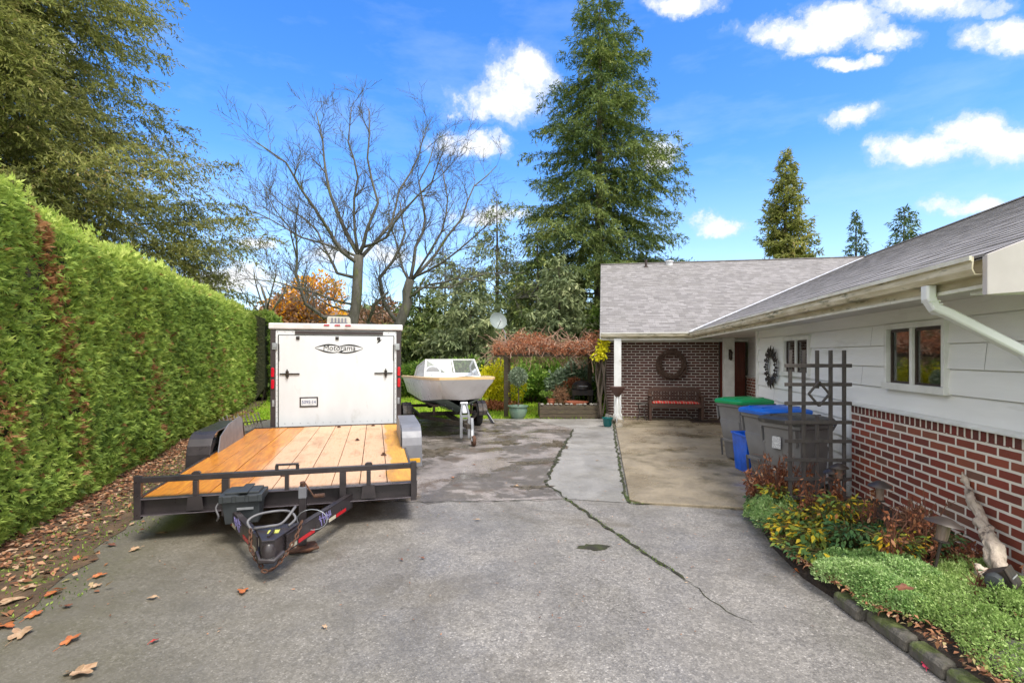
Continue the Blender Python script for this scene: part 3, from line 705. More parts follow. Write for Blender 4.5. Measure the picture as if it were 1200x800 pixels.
for k in range(25):
    x = -.56 + 1.12 * k / 24; e = min(1, min(k, 24 - k) / 2 + .3); hh = .035 * e * (.85 + .15 * math.cos(k * 1.57)); rings.append([(x, -.23 * (.9 + .1 * e) + 0, .0), (x, -.25, hh * .6), (x, -.2, hh * 1.2 + .01), (x, 0, hh * 1.35 + .015), (x, .11, hh * 1.2 + .01), (x, .14, hh * .5), (x, .13, 0)])
mb = MB(); mb.loft(rings); o = mb.build('bench_cushion', m, None, smooth='all'); o.location = (bx, by, .452); o.rotation_euler = (0, 0, HR)
tag(o, 'thin red striped cushion lying on the porch bench seat', 'cushion')
# plant stand with brown bowl by the porch post
px_, py_ = hw(.36, 12.75)
st = empty('plant_stand', 'brown cone planter on thin white legs before the porch post', 'planter', (px_, py_, .03), HR)
mb = MB(); mb.lathe([(0, .62), (.05, .62), (.17, .80), (.185, .86), (.165, .86), (.14, .80), (0, .72)], n=18); mb.build('bowl', mat('brown_bowl', (.10, .05, .04), None, 8, .6), st, smooth=True)
for k in range(3):
    a = k * 2.09 + .4; mb = MB(); mb.tube([(.03 * math.cos(a), .03 * math.sin(a), .63), (.10 * math.cos(a), .10 * math.sin(a), .35), (.06 * math.cos(a), .06 * math.sin(a), .2), (.17 * math.cos(a), .17 * math.sin(a), 0)], .012, 6); mb.build('leg', M['metal_white'], st, smooth='all')
# little black stand and stones by the post
px_, py_ = hw(.98, 13.3)
st = empty('side_table', 'small black wire side table left of the bench', 'table', (px_, py_, .03), HR)
mb = MB(); mb.lathe([(0, .40), (.16, .40), (.17, .41), (.16, .425), (0, .425)], n=18); mb.build('table_top', M['iron'], st)
for k in range(4):
    a = k * 1.57 + .7; mb = MB(); mb.tube([(.13 * math.cos(a), .13 * math.sin(a), .40), (.08 * math.cos(a), .08 * math.sin(a), .2), (.15 * math.cos(a), .15 * math.sin(a), 0)], .009, 5); mb.build('leg', M['iron'], st)
M['stone'] = mat('field_stone', (.26, .24, .21), (.15, .14, .125), 9, .85, bump=.8, bscale=25, bdist=.01, spots=((.10, .12, .05), 8, .6))
def rock(name, x, y, z, sx, sy, sz, seed, label, group=None, parent=None, m=None):
    r_ = random.Random(seed); bm = __import__('bmesh').new(); __import__('bmesh').ops.create_icosphere(bm, subdivisions=3, radius=1)
    ks = [Vector((r_.gauss(0, 1), r_.gauss(0, 1), r_.gauss(0, 1))) for _ in range(7)]
    for v in bm.verts:
        q = v.co.normalized(); f = 1 + sum(.09 * math.sin(2.2 * q.dot(k) + i) for i, k in enumerate(ks)); v.co = Vector((q.x * sx * f, q.y * sy * f, max(q.z * sz * f, -sz * .6)))
    me = bpy.data.meshes.new(name); bm.to_mesh(me); bm.free(); me.materials.append(m or M['stone']); me.shade_smooth()
    o = bpy.data.objects.new(name, me); COL.objects.link(o); o.location = (x, y, z); o.rotation_euler = (0, 0, r_.uniform(0, 6)); tag(o, label, 'stone', group); return o
for k in range(7):
    x, y = hw(.12 + .1 * (k % 3) + random.uniform(-.03, .03), 12.5 + .16 * k); rock('stone', x, y, .09, .08, .07, .06, 40 + k, 'fist sized grey stone beside the white porch post', 'stones beside the porch post')
x, y = gp(712, 500)
mb = MB(); mb.lathe([(0, 0), (.075, 0), (.10, .05), (.115, .17), (.13, .19), (.13, .21), (.11, .21), (.10, .17), (0, .16)], n=20); o = mb.build('flower_pot', mat('teal_glaze', (.0, .12, .12), (.0, .08, .085), 5, .2), None, smooth=True); o.location = (x, y, .005)
tag(o, 'small glossy teal pot standing left of the porch post', 'pot')
# door mat
x, y = hw(2.55, 13.2); mb = MB(); mb.box(-.42, .42, -.25, .25, 0, .02); o = mb.build('door_mat', M['dark'], None, bevel=.005); o.location = (x, y, .03); o.rotation_euler = (0, 0, HR)
tag(o, 'dark door mat on the porch slab right of the bench', 'mat')
# iron boot scraper curl beside the mat
x, y = hw(2.28, 13.05); mb = MB(); mb.tube([(-.3, 0, .30), (-.18, 0, .16), (-.05, 0, .07), (.12, 0, .04), (.26, 0, .05)], .018, 6); mb.box(-.1, .22, -.05, .05, 0, .03); o = mb.build('boot_scraper', M['iron'], None); o.location = (x, y, .03); o.rotation_euler = (0, 0, HR)
tag(o, 'curved rusty iron piece on the porch slab right of the bench', 'boot scraper')

# ------------------------------------------------------------------ bins
M['bin'] = mat('grey_bin_plastic', (.17, .165, .165), (.135, .13, .13), 5, .5, bump=.15, bscale=200, spots=((.18, .17, .16), 5, .64))
def bin_(loc, rz, lidm, label, lidlabel, sx=.275, sy=.325, h=.93):
    e = empty('wheelie_bin', label, 'bin', loc, rz, 'wheeled bins beside the house')
    def ring(z, kx, ky, yo=0):
        x, y = sx * kx, sy * ky; c = .05
        return [(-x + c, -y + yo, z), (x - c, -y + yo, z), (x, -y + c + yo, z), (x, y - c + yo, z), (x - c, y + yo, z), (-x + c, y + yo, z), (-x, y - c + yo, z), (-x, -y + c + yo, z)]
    mb = MB(); mb.loft([ring(.03, .74, .66, .03), ring(.06, .78, .70, .03), ring(.30, .83, .76, .02), ring(.62, .91, .88), ring(.64, .885, .85), ring(h - .10, .94, .93), ring(h - .09, 1.0, .99), ring(h - .04, 1.02, 1.0)])
    b = mb.build('body', M['bin'], e, bevel=.006, smooth=True)
    mb = MB(); mb.box(-sx * .45, sx * .45, -sy * .93, -sy * .86, .30, .34); mb.build('grab_bar', M['bin'], e, bevel=.004)
    for s in (-1, 1):
        mb = MB()
        mb.prism([(-sy * .9, .64), (-sy * .98, h - .10), (-sy * .80, h - .10), (-sy * .8, .66)], 'x', s * sx * .86 - .012, s * sx * .86 + .012)
        mb.build('rib', M['bin'], e, bevel=.004); mb = MB()
        mb.prism([(-sy * .70, .05), (-sy * .78, .32), (-sy * .66, .32), (-sy * .6, .06)], 'x', s * sx * .78 - .01, s * sx * .86 + .01)
        mb.build('wheel_guard', M['bin'], e, bevel=.004)
    rings = [ring(h - .045, 1.07, 1.05), ring(h - .005, 1.09, 1.07), ring(h + .012, 1.05, 1.03), ring(h + .034, .8, .78), ring(h + .045, .5, .5)]
    mb = MB(); mb.loft(rings); l = mb.build('lid', lidm, e, bevel=.004, smooth=True)
    mb = MB()
    for s in (-1, 1): mb.box(s * sx * .45 - .012, s * sx * .45 + .012, -sy * .85, sy * .8, h + .02, h + .046)
    mb.build('lid_rib', lidm, l, bevel=.004)
    mb = MB(); mb.tube([(-sx * .8, sy * 1.0, h - .12), (-sx * .8, sy * 1.22, h - .06), (sx * .8, sy * 1.22, h - .06), (sx * .8, sy * 1.0, h - .12)], .016, 8); mb.build('handle', M['bin'], e, smooth=True)
    for s in (-1, 1):
        mb = MB(); mb.lathe([(0, -.025), (.10, -.025), (.115, -.012), (.115, .012), (.10, .025), (0, .025)], n=20, M=Matrix.Translation((s * sx * .92, sy * .72, .115)) @ Matrix.Rotation(R(90), 4, 'Y')); mb.build('wheel', M['iron'], e, smooth=True)
    return e
m_st = mat('white_sticker', (.65, .66, .68), (.3, .3, .32), 60, .5)
lid_g = mat('green_lid', (.0, .30, .09), (.0, .24, .07), 4, .35); lid_b = mat('blue_lid', (.005, .13, .62), (.005, .10, .48), 4, .35); lid_k = mat('black_lid', (.03, .03, .032), (.05, .048, .045), 6, .45, spots=((.10, .095, .085), 12, .6))
b1 = bin_((3.60, 7.95, .03), HR - R(62), lid_g, 'grey wheeled bin with a green lid', None)
b2 = bin_((3.36, 6.55, .03), HR - R(70), lid_b, 'grey wheeled bin with a blue lid, between green and black lids', None)
b3 = bin_((3.17, 5.72, .03), HR - R(60), lid_k, 'grey wheeled bin with a black lid behind the trellis', None, sx=.26, sy=.29, h=.92)
mb = MB(); mb.box(-.06, .05, -.282, -.272, .60, .73)
stk = mb.build('sticker', m_st, b3)
e = MB(); e.loft([[(-.19, -.14, 0), (.19, -.14, 0), (.19, .14, 0), (-.19, .14, 0)], [(-.23, -.17, .50), (.23, -.17, .50), (.23, .17, .50), (-.23, .17, .50)], [(-.245, -.185, .50), (.245, -.185, .50), (.245, .185, .50), (-.245, .185, .50)], [(-.245, -.185, .53), (.245, -.185, .53), (.245, .185, .53), (-.245, .185, .53)], [(-.22, -.16, .53), (.22, -.16, .53), (.22, .16, .53), (-.22, .16, .53)], [(-.18, -.13, .03), (.18, -.13, .03), (.18, .13, .03), (-.18, .13, .03)]])
o = e.build('recycling_box', mat('blue_plastic', (.005, .13, .75), (.005, .07, .42), 5, .4), None, bevel=.008); o.location = (3.36, 7.2, .03); o.rotation_euler = (0, 0, HR - R(80))
tag(o, 'bright blue open plastic recycling box between the wheeled bins', 'recycling box')

# ------------------------------------------------------------------ trellis
M['trellis'] = mat('weathered_grey_wood', (.082, .070, .066), (.052, .044, .042), 8, .8, stretch=(4, 4, 1), bump=.3)
tr = empty('garden_trellis', 'weathered grey wooden lattice trellis standing before the bins', 'trellis', (2.89, 4.85, .1), R(-2))
for k in range(5):
    x = -.25 + k * .125; mb = MB(); top = 1.60 - .0 * k
    if k == 2: mb.box(x - .016, x + .016, -.01, .01, 1.24, top); mb.box(x - .016, x + .016, -.01, .01, 0, .98)
    else: mb.box(x - .016, x + .016, -.01, .01, .0, top)
    mb.build('upright', M['trellis'], tr, bevel=.002)
for k in range(8):
    z = 1.455 - k * .178; mb = MB(); mb.box(-.31, .31, -.024, -.0105, z - .017, z + .017); mb.build('slat', M['trellis'], tr, bevel=.002)
mb = MB()
q = [(0, .115), (.095, 0), (0, -.115), (-.095, 0)]
for i in range(4):
    a, b = q[i], q[(i + 1) % 4]; mb.bar((a[0], -.033, 1.19 + a[1]), (b[0], -.033, 1.19 + b[1]), .016, .024, up=(0, 1, 0))
mb.build('diamond', M['trellis'], tr, bevel=.002)
# ------------------------------------------------------------------ flat deck trailer
def text_mesh(name, body, size, m, parent, loc, rot, extrude=.0012, sx=1, shear=0, label=None):
    cu = bpy.data.curves.new(name, 'FONT'); cu.body = body; cu.size = size; cu.extrude = extrude; cu.align_x = 'CENTER'; cu.align_y = 'CENTER'; cu.shear = shear; cu.resolution_u = 3
    tmp = bpy.data.objects.new('tmp', cu); COL.objects.link(tmp); bpy.context.view_layer.update()
    me = bpy.data.meshes.new_from_object(tmp.evaluated_get(bpy.context.evaluated_depsgraph_get())); bpy.data.objects.remove(tmp)
    me.materials.clear(); me.materials.append(m)
    o = bpy.data.objects.new(name, me); COL.objects.link(o); o.parent = parent; o.location = loc; o.rotation_euler = rot; o.scale = (sx, 1, 1)
    if label: o['label'] = label
    return o
M['blk'] = mat('black_trailer_steel', (.022, .018, .020), (.040, .032, .033), 5, .32, bump=.08, bscale=120, spots=((.10, .055, .035), 9, .70))
M['lipedge'] = mat('worn_steel_edge', (.20, .17, .19), (.10, .085, .10), 14, .35, .3)
M['galv'] = mat('galvanised', (.42, .43, .45), (.30, .31, .33), 9, .4, .6, spots=((.22, .14, .08), 12, .68))
M['rust'] = mat('rusty_iron', (.13, .055, .028), (.055, .032, .024), 22, .85, .2, bump=.6, bscale=90)
M['greyplate'] = mat('grey_fender_plate', (.20, .20, .215), (.15, .15, .165), 4, .45, .1, spots=((.18, .12, .09), 6, .66))
M['rubber'] = mat('tyre_rubber', (.022, .022, .022), (.035, .033, .03), 8, .85, bump=.4, bscale=60)
M['redtape'] = mat('red_reflector', (.55, .012, .02), (.42, .01, .015), 9, .25)
M['redlens'] = mat('red_lens', (.62, .008, .03), (.45, .006, .02), 9, .12)
M['cream'] = mat('cream_tape', (.60, .55, .42), (.45, .40, .30), 12, .4)
M['violet'] = mat('violet_sticker', (.20, .17, .42), (.30, .27, .50), 30, .4)
M['hose'] = mat('grey_hose', (.15, .145, .15), (.09, .085, .09), 9, .5)
def wood_deck():
    m, nt, out = new_mat('deck_boards'); N = NT(nt); tc = N.n('ShaderNodeTexCoord'); sp = N.n('ShaderNodeSeparateXYZ'); N.l(tc.outputs['Object'], sp.inputs[0])
    v = N.coord('Object', (9, .8, 9))
    bx = N.math('FLOOR', N.math('DIVIDE', N.math('ADD', sp.outputs['X'], 1.2), .2667))
    cb = N.n('ShaderNodeCombineXYZ'); N.l(bx, cb.inputs[0]); wn_ = N.n('ShaderNodeTexWhiteNoise'); N.l(cb.outputs[0], wn_.inputs['Vector'])
    vv = N.n('ShaderNodeVectorMath'); vv.operation = 'ADD'; N.l(v, vv.inputs[0]); N.l(wn_.outputs['Color'], vv.inputs[1])
    gr = N.noise(vv.outputs[0], 3.2, 8, .62, 1.2)
    dry = N.ramp(gr, [(.3, (.55, .335, .20)), (.5, (.62, .40, .255)), (.7, (.50, .29, .155))])
    wet = N.ramp(gr, [(.28, (.72, .34, .035)), (.45, (.62, .23, .018)), (.58, (.50, .16, .012)), (.75, (.30, .095, .015))])
    n2 = N.noise(N.coord('Object', (1, .5, 1)), 2.2, 4)
    edge = N.math('ADD', sp.outputs['X'], N.math('MULTIPLY', N.math('SUBTRACT', n2, .5), .35))
    msk = N.ramp(N.math('ADD', edge, .5), [(.05, (1,) * 3), (.16, (0,) * 3)])
    fr = N.ramp(N.math('ADD', edge, .0), [(.97, (0,) * 3), (1.0, (.9,) * 3)])
    col = N.mix(msk, dry, wet); col = N.mix(fr, col, N.ramp(gr, [(.3, (.68, .36, .03)), (.7, (.55, .22, .02))]))
    col = N.mix(N.ramp(wn_.outputs['Value'], [(0, (0,) * 3), (1, (.22,) * 3)]), col, (.42, .22, .10))
    kn = N.n('ShaderNodeTexVoronoi'); kn.inputs['Scale'].default_value = 2.1; N.l(N.coord('Object', (2.2, .7, 1)), kn.inputs['Vector'])
    col = N.mix(N.ramp(kn.outputs['Distance'], [(.035, (.85,) * 3), (.07, (0,) * 3)]), col, (.16, .06, .02))
    dn = N.noise(N.coord('Object', (1, .35, 1)), 3.5, 8, .72)
    col = N.mix(N.ramp(dn, [(.5, (0,) * 3), (.68, (.55,) * 3)]), col, (.20, .10, .045))
    col = N.mix(N.ramp(N.noise(N.coord('Object', (1, 1, 1)), 14, 6, .75), [(.58, (0,) * 3), (.7, (.6,) * 3)]), col, (.14, .08, .045))
    rr = N.mix(msk, (.62,) * 3, (.3,) * 3)
    N.l(N.bsdf(col, rr, 0, N.bump(gr, .12, .004), .4), out.inputs[0]); return m
M['deck'] = wood_deck()
TR = math.atan2(.258, .966)
ft = empty('flatbed_trailer', 'black steel flatbed trailer with a bare wooden plank deck', 'trailer', (-2.131, 4.812, 0), TR)
mb = MB()
mb.box(-1.21, 1.21, 0, .012, .245, .40); mb.box(-1.21, 1.21, -.05, 0, .245, .257); mb.box(-1.21, 1.21, -.05, 0, .388, .40)
fb = mb.build('front_beam', M['blk'], ft, bevel=.003)
mb = MB(); mb.box(-1.205, 1.205, -.054, -.0505, .248, .255); mb.box(-1.205, 1.205, -.054, -.0505, .391, .399); mb.build('worn_edge', M['lipedge'], fb)
mb = MB(); mb.box(-1.21, 1.21, -.045, .01, .535, .585); mb.build('front_rail', M['blk'], ft, bevel=.005)
for x, w, zb, ztop in ((-1.185, .055, .22, .60), (-.737, .04, .40, .535), (-.495, .06, .20, .535), (.02, .035, .40, .535), (.517, .06, .20, .535), (.755, .04, .40, .535), (1.185, .055, .22, .60)):
    mb = MB(); mb.box(x - w / 2, x + w / 2, -.056, -.004, zb, ztop); mb.build('upright', M['blk'], ft, bevel=.003)
for x in (-.737, .755):
    mb = MB(); mb.prism([(x - .035, .585), (x + .035, .585), (x + .035, .60), (x + .018, .612), (x - .018, .612), (x - .035, .60)], 'y', -.035, 0); mb.build('stake_cap', M['blk'], ft)
mb = MB()
for x in (-.737, .755): mb = MB(); mb.prism([(x - .07, .27), (x + .07, .27), (x + .055, .40), (x - .055, .40)], 'y', -.062, -.0565); mb.build('gusset_plate', M['blk'], ft)
mb = MB(); mb.bar((-.07, -.02, .585), (-.07, -.02, .625), .02, .03); mb.bar((.11, -.02, .585), (.11, -.02, .625), .02, .03); mb.bar((-.08, -.02, .632), (.12, -.02, .632), .03, .018); mb.build('tie_down_handle', M['blk'], ft, bevel=.003)
mb = MB()
for k in range(9):
    x0_ = -1.2 + k * .2667; z = .385 + .002 * math.sin(k * 2.3); mb.box(x0_ + .004, x0_ + .2627, .03, 4.5, z - .038, z)
mb.build('deck_boards', M['deck'], ft, bevel=.004)
for s in (-1, 1):
    mb = MB(); mb.box(s * 1.21 - .012, s * 1.21 + .012, .012, 4.52, .24, .395); mb.box(s * 1.18 - .03, s * 1.18 + .03, .012, 4.5, .24, .252); mb.build('side_beam', M['blk'], ft, bevel=.003)
mb = MB(); mb.box(-1.21, 1.21, 4.505, 4.56, .24, .40)
for k in range(7): mb.box(-1.19, 1.19, .5 + k * .6, .54 + k * .6, .27, .345)
mb.build('cross_members', M['blk'], ft, bevel=.003)
for x, y in ((-.11, .62), (.56, 2.75), (.20, 4.3), (.78, 4.35), (.92, 1.5)):
    mb = MB(); mb.lathe([(0, 0), (.035, 0), (.035, .008), (.012, .01), (.012, .03), (0, .03)], (x, y, .386), 12); mb.tube([(x + .02 * math.cos(a), y, .40 + .02 * math.sin(a)) for a in [i * .52 for i in range(13)]], .005, 5); mb.build('tie_ring', M['rust'], ft)
# fenders and wheels
def fender(s):
    ya, yb = 1.9, 3.72
    out_ = [(ya, .13), (ya + .03, .42), (ya + .07, .52), (ya + .14, .60), (ya + .22, .645), (ya + .32, .67), (yb - .32, .67), (yb - .22, .645), (yb - .14, .60), (yb - .07, .52), (yb - .03, .42), (yb, .13)]
    inn = [(ya + .012, .13), (ya + .042, .415), (ya + .082, .513), (ya + .148, .59), (ya + .226, .633), (ya + .322, .658), (yb - .322, .658), (yb - .226, .633), (yb - .148, .59), (yb - .082, .513), (yb - .042, .415), (yb - .012, .13)]
    mb = MB(); a, b = (1.17, 1.44) if s > 0 else (-1.44, -1.17)
    mb.prism(out_ + inn[::-1], 'x', a, b)
    f = mb.build('fender', M['blk'] if s < 0 else M['greyplate'], ft, bevel=.006, label='dark fender on the hedge side' if s < 0 else 'grey fender on the driveway side')
    x = s * 1.165; mb = MB(); pl = [(2.25, .30), (2.32, .56), (2.5, .665), (3.3, .665), (3.45, .60), (3.55, .30)]
    if s < 0: pl = [(2.2, .30), (2.35, .58), (2.75, .70), (3.35, .735), (3.48, .68), (3.6, .30)]
    else: pl = [(2.1, .38), (2.16, .60), (2.5, .70), (3.0, .70), (3.4, .60), (3.5, .38)]
    mb.prism(pl, 'x', x - .006, x + .006); mb.build('inner_plate', M['greyplate'], f, bevel=.002)
    return f
fender(-1); fender(1)
def wheel(parent, x, y, r, w, rimm, name='wheel'):
    e = MB(); prof = [(r * .62, -w / 2 * .8), (r * .78, -w / 2), (r * .94, -w / 2 * .92), (r, -w / 2 * .6), (r, w / 2 * .6), (r * .94, w / 2 * .92), (r * .78, w / 2), (r * .62, w / 2 * .8)]
    Mx = Matrix.Translation((x, y, r)) @ Matrix.Rotation(R(90), 4, 'Y')
    e.lathe(prof, n=28, M=Mx); wh = e.build(name, M['rubber'], parent, smooth=True)
    e = MB(); e.lathe([(r * .62, -w * .38), (r * .55, -w * .2), (r * .25, -w * .12), (r * .2, -w * .3), (0, -w * .3)], n=20, M=Mx); e.lathe([(r * .62, w * .38), (r * .55, w * .2), (r * .25, w * .12), (r * .2, w * .3), (0, w * .3)], n=20, M=Mx); e.build('rim', rimm, wh, smooth=True)
    return wh
for s in (-1, 1):
    for y in (2.38, 3.22): wheel(ft, s * 1.31, y, .285, .19, M['galv'])
mb = MB(); mb.bar((-1.25, 2.38, .285), (1.25, 2.38, .285), .05); mb.bar((-1.25, 3.22, .285), (1.25, 3.22, .285), .05); mb.build('axle', M['blk'], ft)
mb = MB(); mb.box(1.24, 1.40, 1.76, 1.80, .22, .27); mb.box(1.215, 1.26, 1.75, 1.9, .235, .26); mb.build('marker_light', mat('amber_lens', (.75, .38, .02), None, 9, .3), ft)
# tongue
tipx, tipy = .065, -1.12
for s, x in ((-1, -.52), (1, .60)):
    a = Vector((x, .0, .265)); b = Vector((tipx + s * .10, tipy + .12, .245)); d = (b - a).normalized(); nrm_ = d.cross(Vector((0, 0, 1))).normalized() * s
    if nrm_.x * s < 0: nrm_ = -nrm_
    mb = MB(); mb.bar(a + Vector((0, 0, -.02)), b + Vector((0, 0, -.02)), .012, .13); mb.bar(a + Vector((0, 0, .042)) - nrm_ * .02, b + Vector((0, 0, .042)) - nrm_ * .02, .052, .012); mb.bar(a + Vector((0, 0, -.082)) - nrm_ * .02, b + Vector((0, 0, -.082)) - nrm_ * .02, .052, .012)
    c = mb.build('tongue_rail', M['blk'], ft, bevel=.002)
    def on(t0, t1, z0, z1, m_, nm, off=.0085):
        mb = MB(); p0 = a.lerp(b, t0); p1 = a.lerp(b, t1); o_ = nrm_ * off
        vs = [p0 + o_ + Vector((0, 0, z0)), p1 + o_ + Vector((0, 0, z0)), p1 + o_ + Vector((0, 0, z1)), p0 + o_ + Vector((0, 0, z1))]; vs2 = [v_ - o_ * .22 for v_ in vs]
        mb.add(vs + vs2, [(0, 1, 2, 3), (7, 6, 5, 4), (0, 4, 5, 1), (1, 5, 6, 2), (2, 6, 7, 3), (3, 7, 4, 0)]); return mb.build(nm, m_, c)
    on(.13, .30, -.075, -.045, M['redtape'], 'reflector_tape'); on(.31, .42, -.075, -.045, M['cream'], 'reflector_tape'); on(.64, .86, -.075, -.045, M['redtape'], 'reflector_tape'); on(.88, .97, -.075, -.045, M['cream'], 'reflector_tape')
    # curly logo sticker: small slanted strokes
    mb = MB(); r_ = random.Random(3); pc = a.lerp(b, .48); 
    for k in range(9):
        p = pc + d * (-.09 + k * .022) + nrm_ * .0095 + Vector((0, 0, -.005 + .02 * math.sin(k * 2.4)))
        mb.bar(p + Vector((0, 0, -.018 - .018 * (k % 2))), p + d * .012 * s + Vector((0, 0, .018 + .014 * ((k + 1) % 2))), .003, .009, up=tuple(d))
    p = pc + nrm_ * .0095; mb.bar(p - d * .10 + Vector((0, 0, -.012)), p + d * .11 + Vector((0, 0, .012)), .003, .006)
    mb.build('logo_sticker', M['violet'], c)
mb = MB()   # coupler nose
mb.prism([(tipx - .17, tipy + .34), (tipx + .17, tipy + .34), (tipx + .075, tipy + .06), (tipx + .045, tipy - .03), (tipx - .045, tipy - .03), (tipx - .075, tipy + .06)], 'z', .30, .31)
mb.prism([(tipx - .11, tipy + .22), (tipx + .11, tipy + .22), (tipx + .05, tipy - .02), (tipx - .05, tipy - .02)], 'z', .185, .30)
cp = mb.build('coupler', M['blk'], ft, bevel=.008)
mb = MB(); mb.lathe([(.0, .035), (.03, .032), (.045, .012), (.052, -.02), (.05, -.06), (.04, -.065), (0, -.055)], (tipx, tipy - .01, .25), 16); mb.bar((tipx - .012, tipy + .04, .31), (tipx + .01, tipy + .12, .335), .02); mb.tube([(tipx - .09, tipy + .05, .20), (tipx - .05, tipy - .05, .17), (tipx + .04, tipy - .055, .165), (tipx + .09, tipy + .04, .19)], .018, 7); mb.build('ball_socket', M['blk'], cp, smooth=True)
mb = MB(); mb.box(tipx - .035, tipx + .045, tipy + .12, tipy + .19, .3105, .314); mb.build('warning_label', mat('yellow_label', (.62, .62, .10), (.45, .45, .10), 40, .4), cp)
def chain(parent, pts, r=.018, th_=.0055):
    mb = MB(); i = 0; seg = []
    for a, b in zip(pts[:-1], pts[1:]):
        a, b = Vector(a), Vector(b); k = max(1, int((b - a).length / (r * 1.5)))
        seg += [a.lerp(b, j / k) for j in range(k)]
    for i in range(len(seg) - 1):
        c = (seg[i] + seg[i + 1]) / 2; d = (seg[i + 1] - seg[i]).normalized(); u_ = d.orthogonal().normalized(); 
        if i % 2: u_ = d.cross(u_)
        mb.tube([c + d * math.cos(t) * r + u_ * math.sin(t) * r * .55 for t in [q * math.pi / 4 for q in range(9)]], th_, 5)
    return mb.build('safety_chain', M['rust'], parent, smooth='all')
chain(ft, [(tipx - .165, tipy + .20, .33), (tipx - .15, tipy + .12, .22), (tipx - .09, tipy + .04, .15), (tipx - .04, tipy - .02, .11), (tipx + .0, tipy - .03, .13)], .022, .007)
chain(ft, [(tipx + .19, tipy + .28, .34), (tipx + .16, tipy + .17, .24), (tipx + .10, tipy + .05, .16), (tipx + .05, tipy - .03, .11), (tipx + .0, tipy - .05, .09), (tipx - .04, tipy - .04, .10), (tipx - .02, tipy - .05, .14)], .022, .007)
mb = MB(); mb.tube(smooth_path([(tipx - .15, tipy + .2, .31), (tipx - .20, tipy + .27, .37), (tipx - .12, tipy + .33, .405), (tipx + .06, tipy + .38, .40), (tipx + .14, tipy + .30, .36), (tipx + .10, tipy + .22, .325)]), .010, 7); mb.tube(smooth_path([(tipx - .15, tipy + .24, .32), (tipx - .04, tipy + .22, .335), (tipx + .05, tipy + .27, .34), (tipx + .13, tipy + .38, .43)]), .011, 7); mb.build('brake_cable', M['hose'], ft, smooth='all')
mb = MB(); cx_ = tipx + .30; mb.tube([(cx_ + .12 * math.cos(t) - .05, tipy + .42 - .1 * math.cos(t) * .3, .30 + .085 * math.sin(t)) for t in [i * .4 for i in range(17)]], .004, 5); mb.build('breakaway_wire', M['galv'], ft, smooth='all')
# jack
jx, jy = .22, -.52
mb = MB(); mb.bar((jx, jy, .04), (jx, jy, .52), .058, .058); j = mb.build('jack', M['blk'], ft, bevel=.004)
mb = MB(); mb.bar((jx, jy, .44), (jx, jy, .535), .064, .064); mb.build('top_cap', M['greyplate'], j, bevel=.004)
mb = MB(); mb.tube([(jx, jy, .53), (jx + .0, jy - .01, .575)], .022, 8); mb.tube([(jx + .02, jy - .01, .565), (jx + .10, jy - .03, .44)], .007, 6); mb.tube([(jx + .10, jy - .03, .455), (jx + .18, jy - .04, .46)], .018, 8); mb.build('crank', M['rust'], j, smooth=True)
mb = MB(); mb.prism([(jx - .10, jy - .09), (jx + .07, jy - .11), (jx + .12, jy), (jx + .09, jy + .09), (jx - .09, jy + .08)], 'z', .006, .035); mb.tube([(jx - .1, jy - .1, .02), (jx, jy - .13, .03), (jx + .14, jy - .1, .04)], .014, 6); mb.build('foot_plate', M['rust'], j, bevel=.004)
mb = MB(); mb.box(jx - .13, jx - .045, jy - .05, jy + .01, .03, .22); o = mb.build('wood_block', mat('pale_wood_block', (.40, .28, .22), (.30, .19, .14), 9, .8, stretch=(3, 3, 1)), ft, bevel=.004)
# battery box
bxx, byy = -.30, -.22
mb = MB(); mb.loft([[(bxx - .13, byy - .10, .20), (bxx + .13, byy - .10, .20), (bxx + .13, byy + .10, .20), (bxx - .13, byy + .10, .20)], [(bxx - .15, byy - .12, .39), (bxx + .15, byy - .12, .39), (bxx + .15, byy + .12, .39), (bxx - .15, byy + .12, .39)]])
M['bb'] = mat('battery_box_plastic', (.040, .046, .050), (.03, .034, .037), 9, .5, bump=.2, bscale=90)
bb = mb.build('battery_box', M['bb'], ft, bevel=.006)
mb = MB(); mb.box(bxx - .17, bxx + .17, byy - .14, byy + .14, .39, .455); mb.box(bxx - .13, bxx + .14, byy - .11, byy + .11, .455, .475)
for q in (-.10, .0, .10): mb.box(bxx + q - .035, bxx + q + .035, byy - .15, byy - .1405, .395, .45)
mb.box(bxx - .02, bxx + .06, byy - .16, byy + .15, .476, .487)
mb.build('lid', M['bb'], bb, bevel=.006)
mb = MB(); mb.box(bxx - .03, bxx + .10, byy - .128, byy - .1215, .325, .345); mb.build('nameplate', M['galv'], bb)
mb = MB(); mb.tube(smooth_path([(bxx - .15, byy - .1, .42), (bxx - .19, byy - .13, .36), (bxx - .165, byy - .15, .29), (bxx - .19, byy - .1, .24)]), .008, 6); mb.build('cable', M['hose'], bb, smooth='all')

# ------------------------------------------------------------------ enclosed cargo trailer behind the deck
et = empty('cargo_trailer', 'white enclosed cargo trailer with closed rear ramp door', 'trailer', (-4.4, 9.32, 0), TR)
M['et_white'] = mat('white_ramp_door', (.72, .73, .74), (.62, .63, .64), 1.4, .32, bump=.12, bscale=5, stretch=(1, 1, .5), spots=((.52, .52, .50), 2.2, .62))
M['et_top'] = mat('white_roof_cap', (.72, .68, .68), (.60, .57, .56), 4, .4, spots=((.42, .38, .33), 5, .60))
M['et_dark'] = mat('dark_brown_post', (.055, .038, .038), (.035, .027, .028), 6, .45)
BW, BZ = 2.33, 2.13
mb = MB(); mb.box(.0, BW, .06, 4.6, .33, BZ); mb.build('body', M['et_white'], et, bevel=.02)
mb = MB(); mb.box(-.03, BW + .03, -.02, 4.62, BZ + .002, BZ + .115); mb.build('roof_cap', M['et_top'], et, bevel=.02)
mb = MB(); 
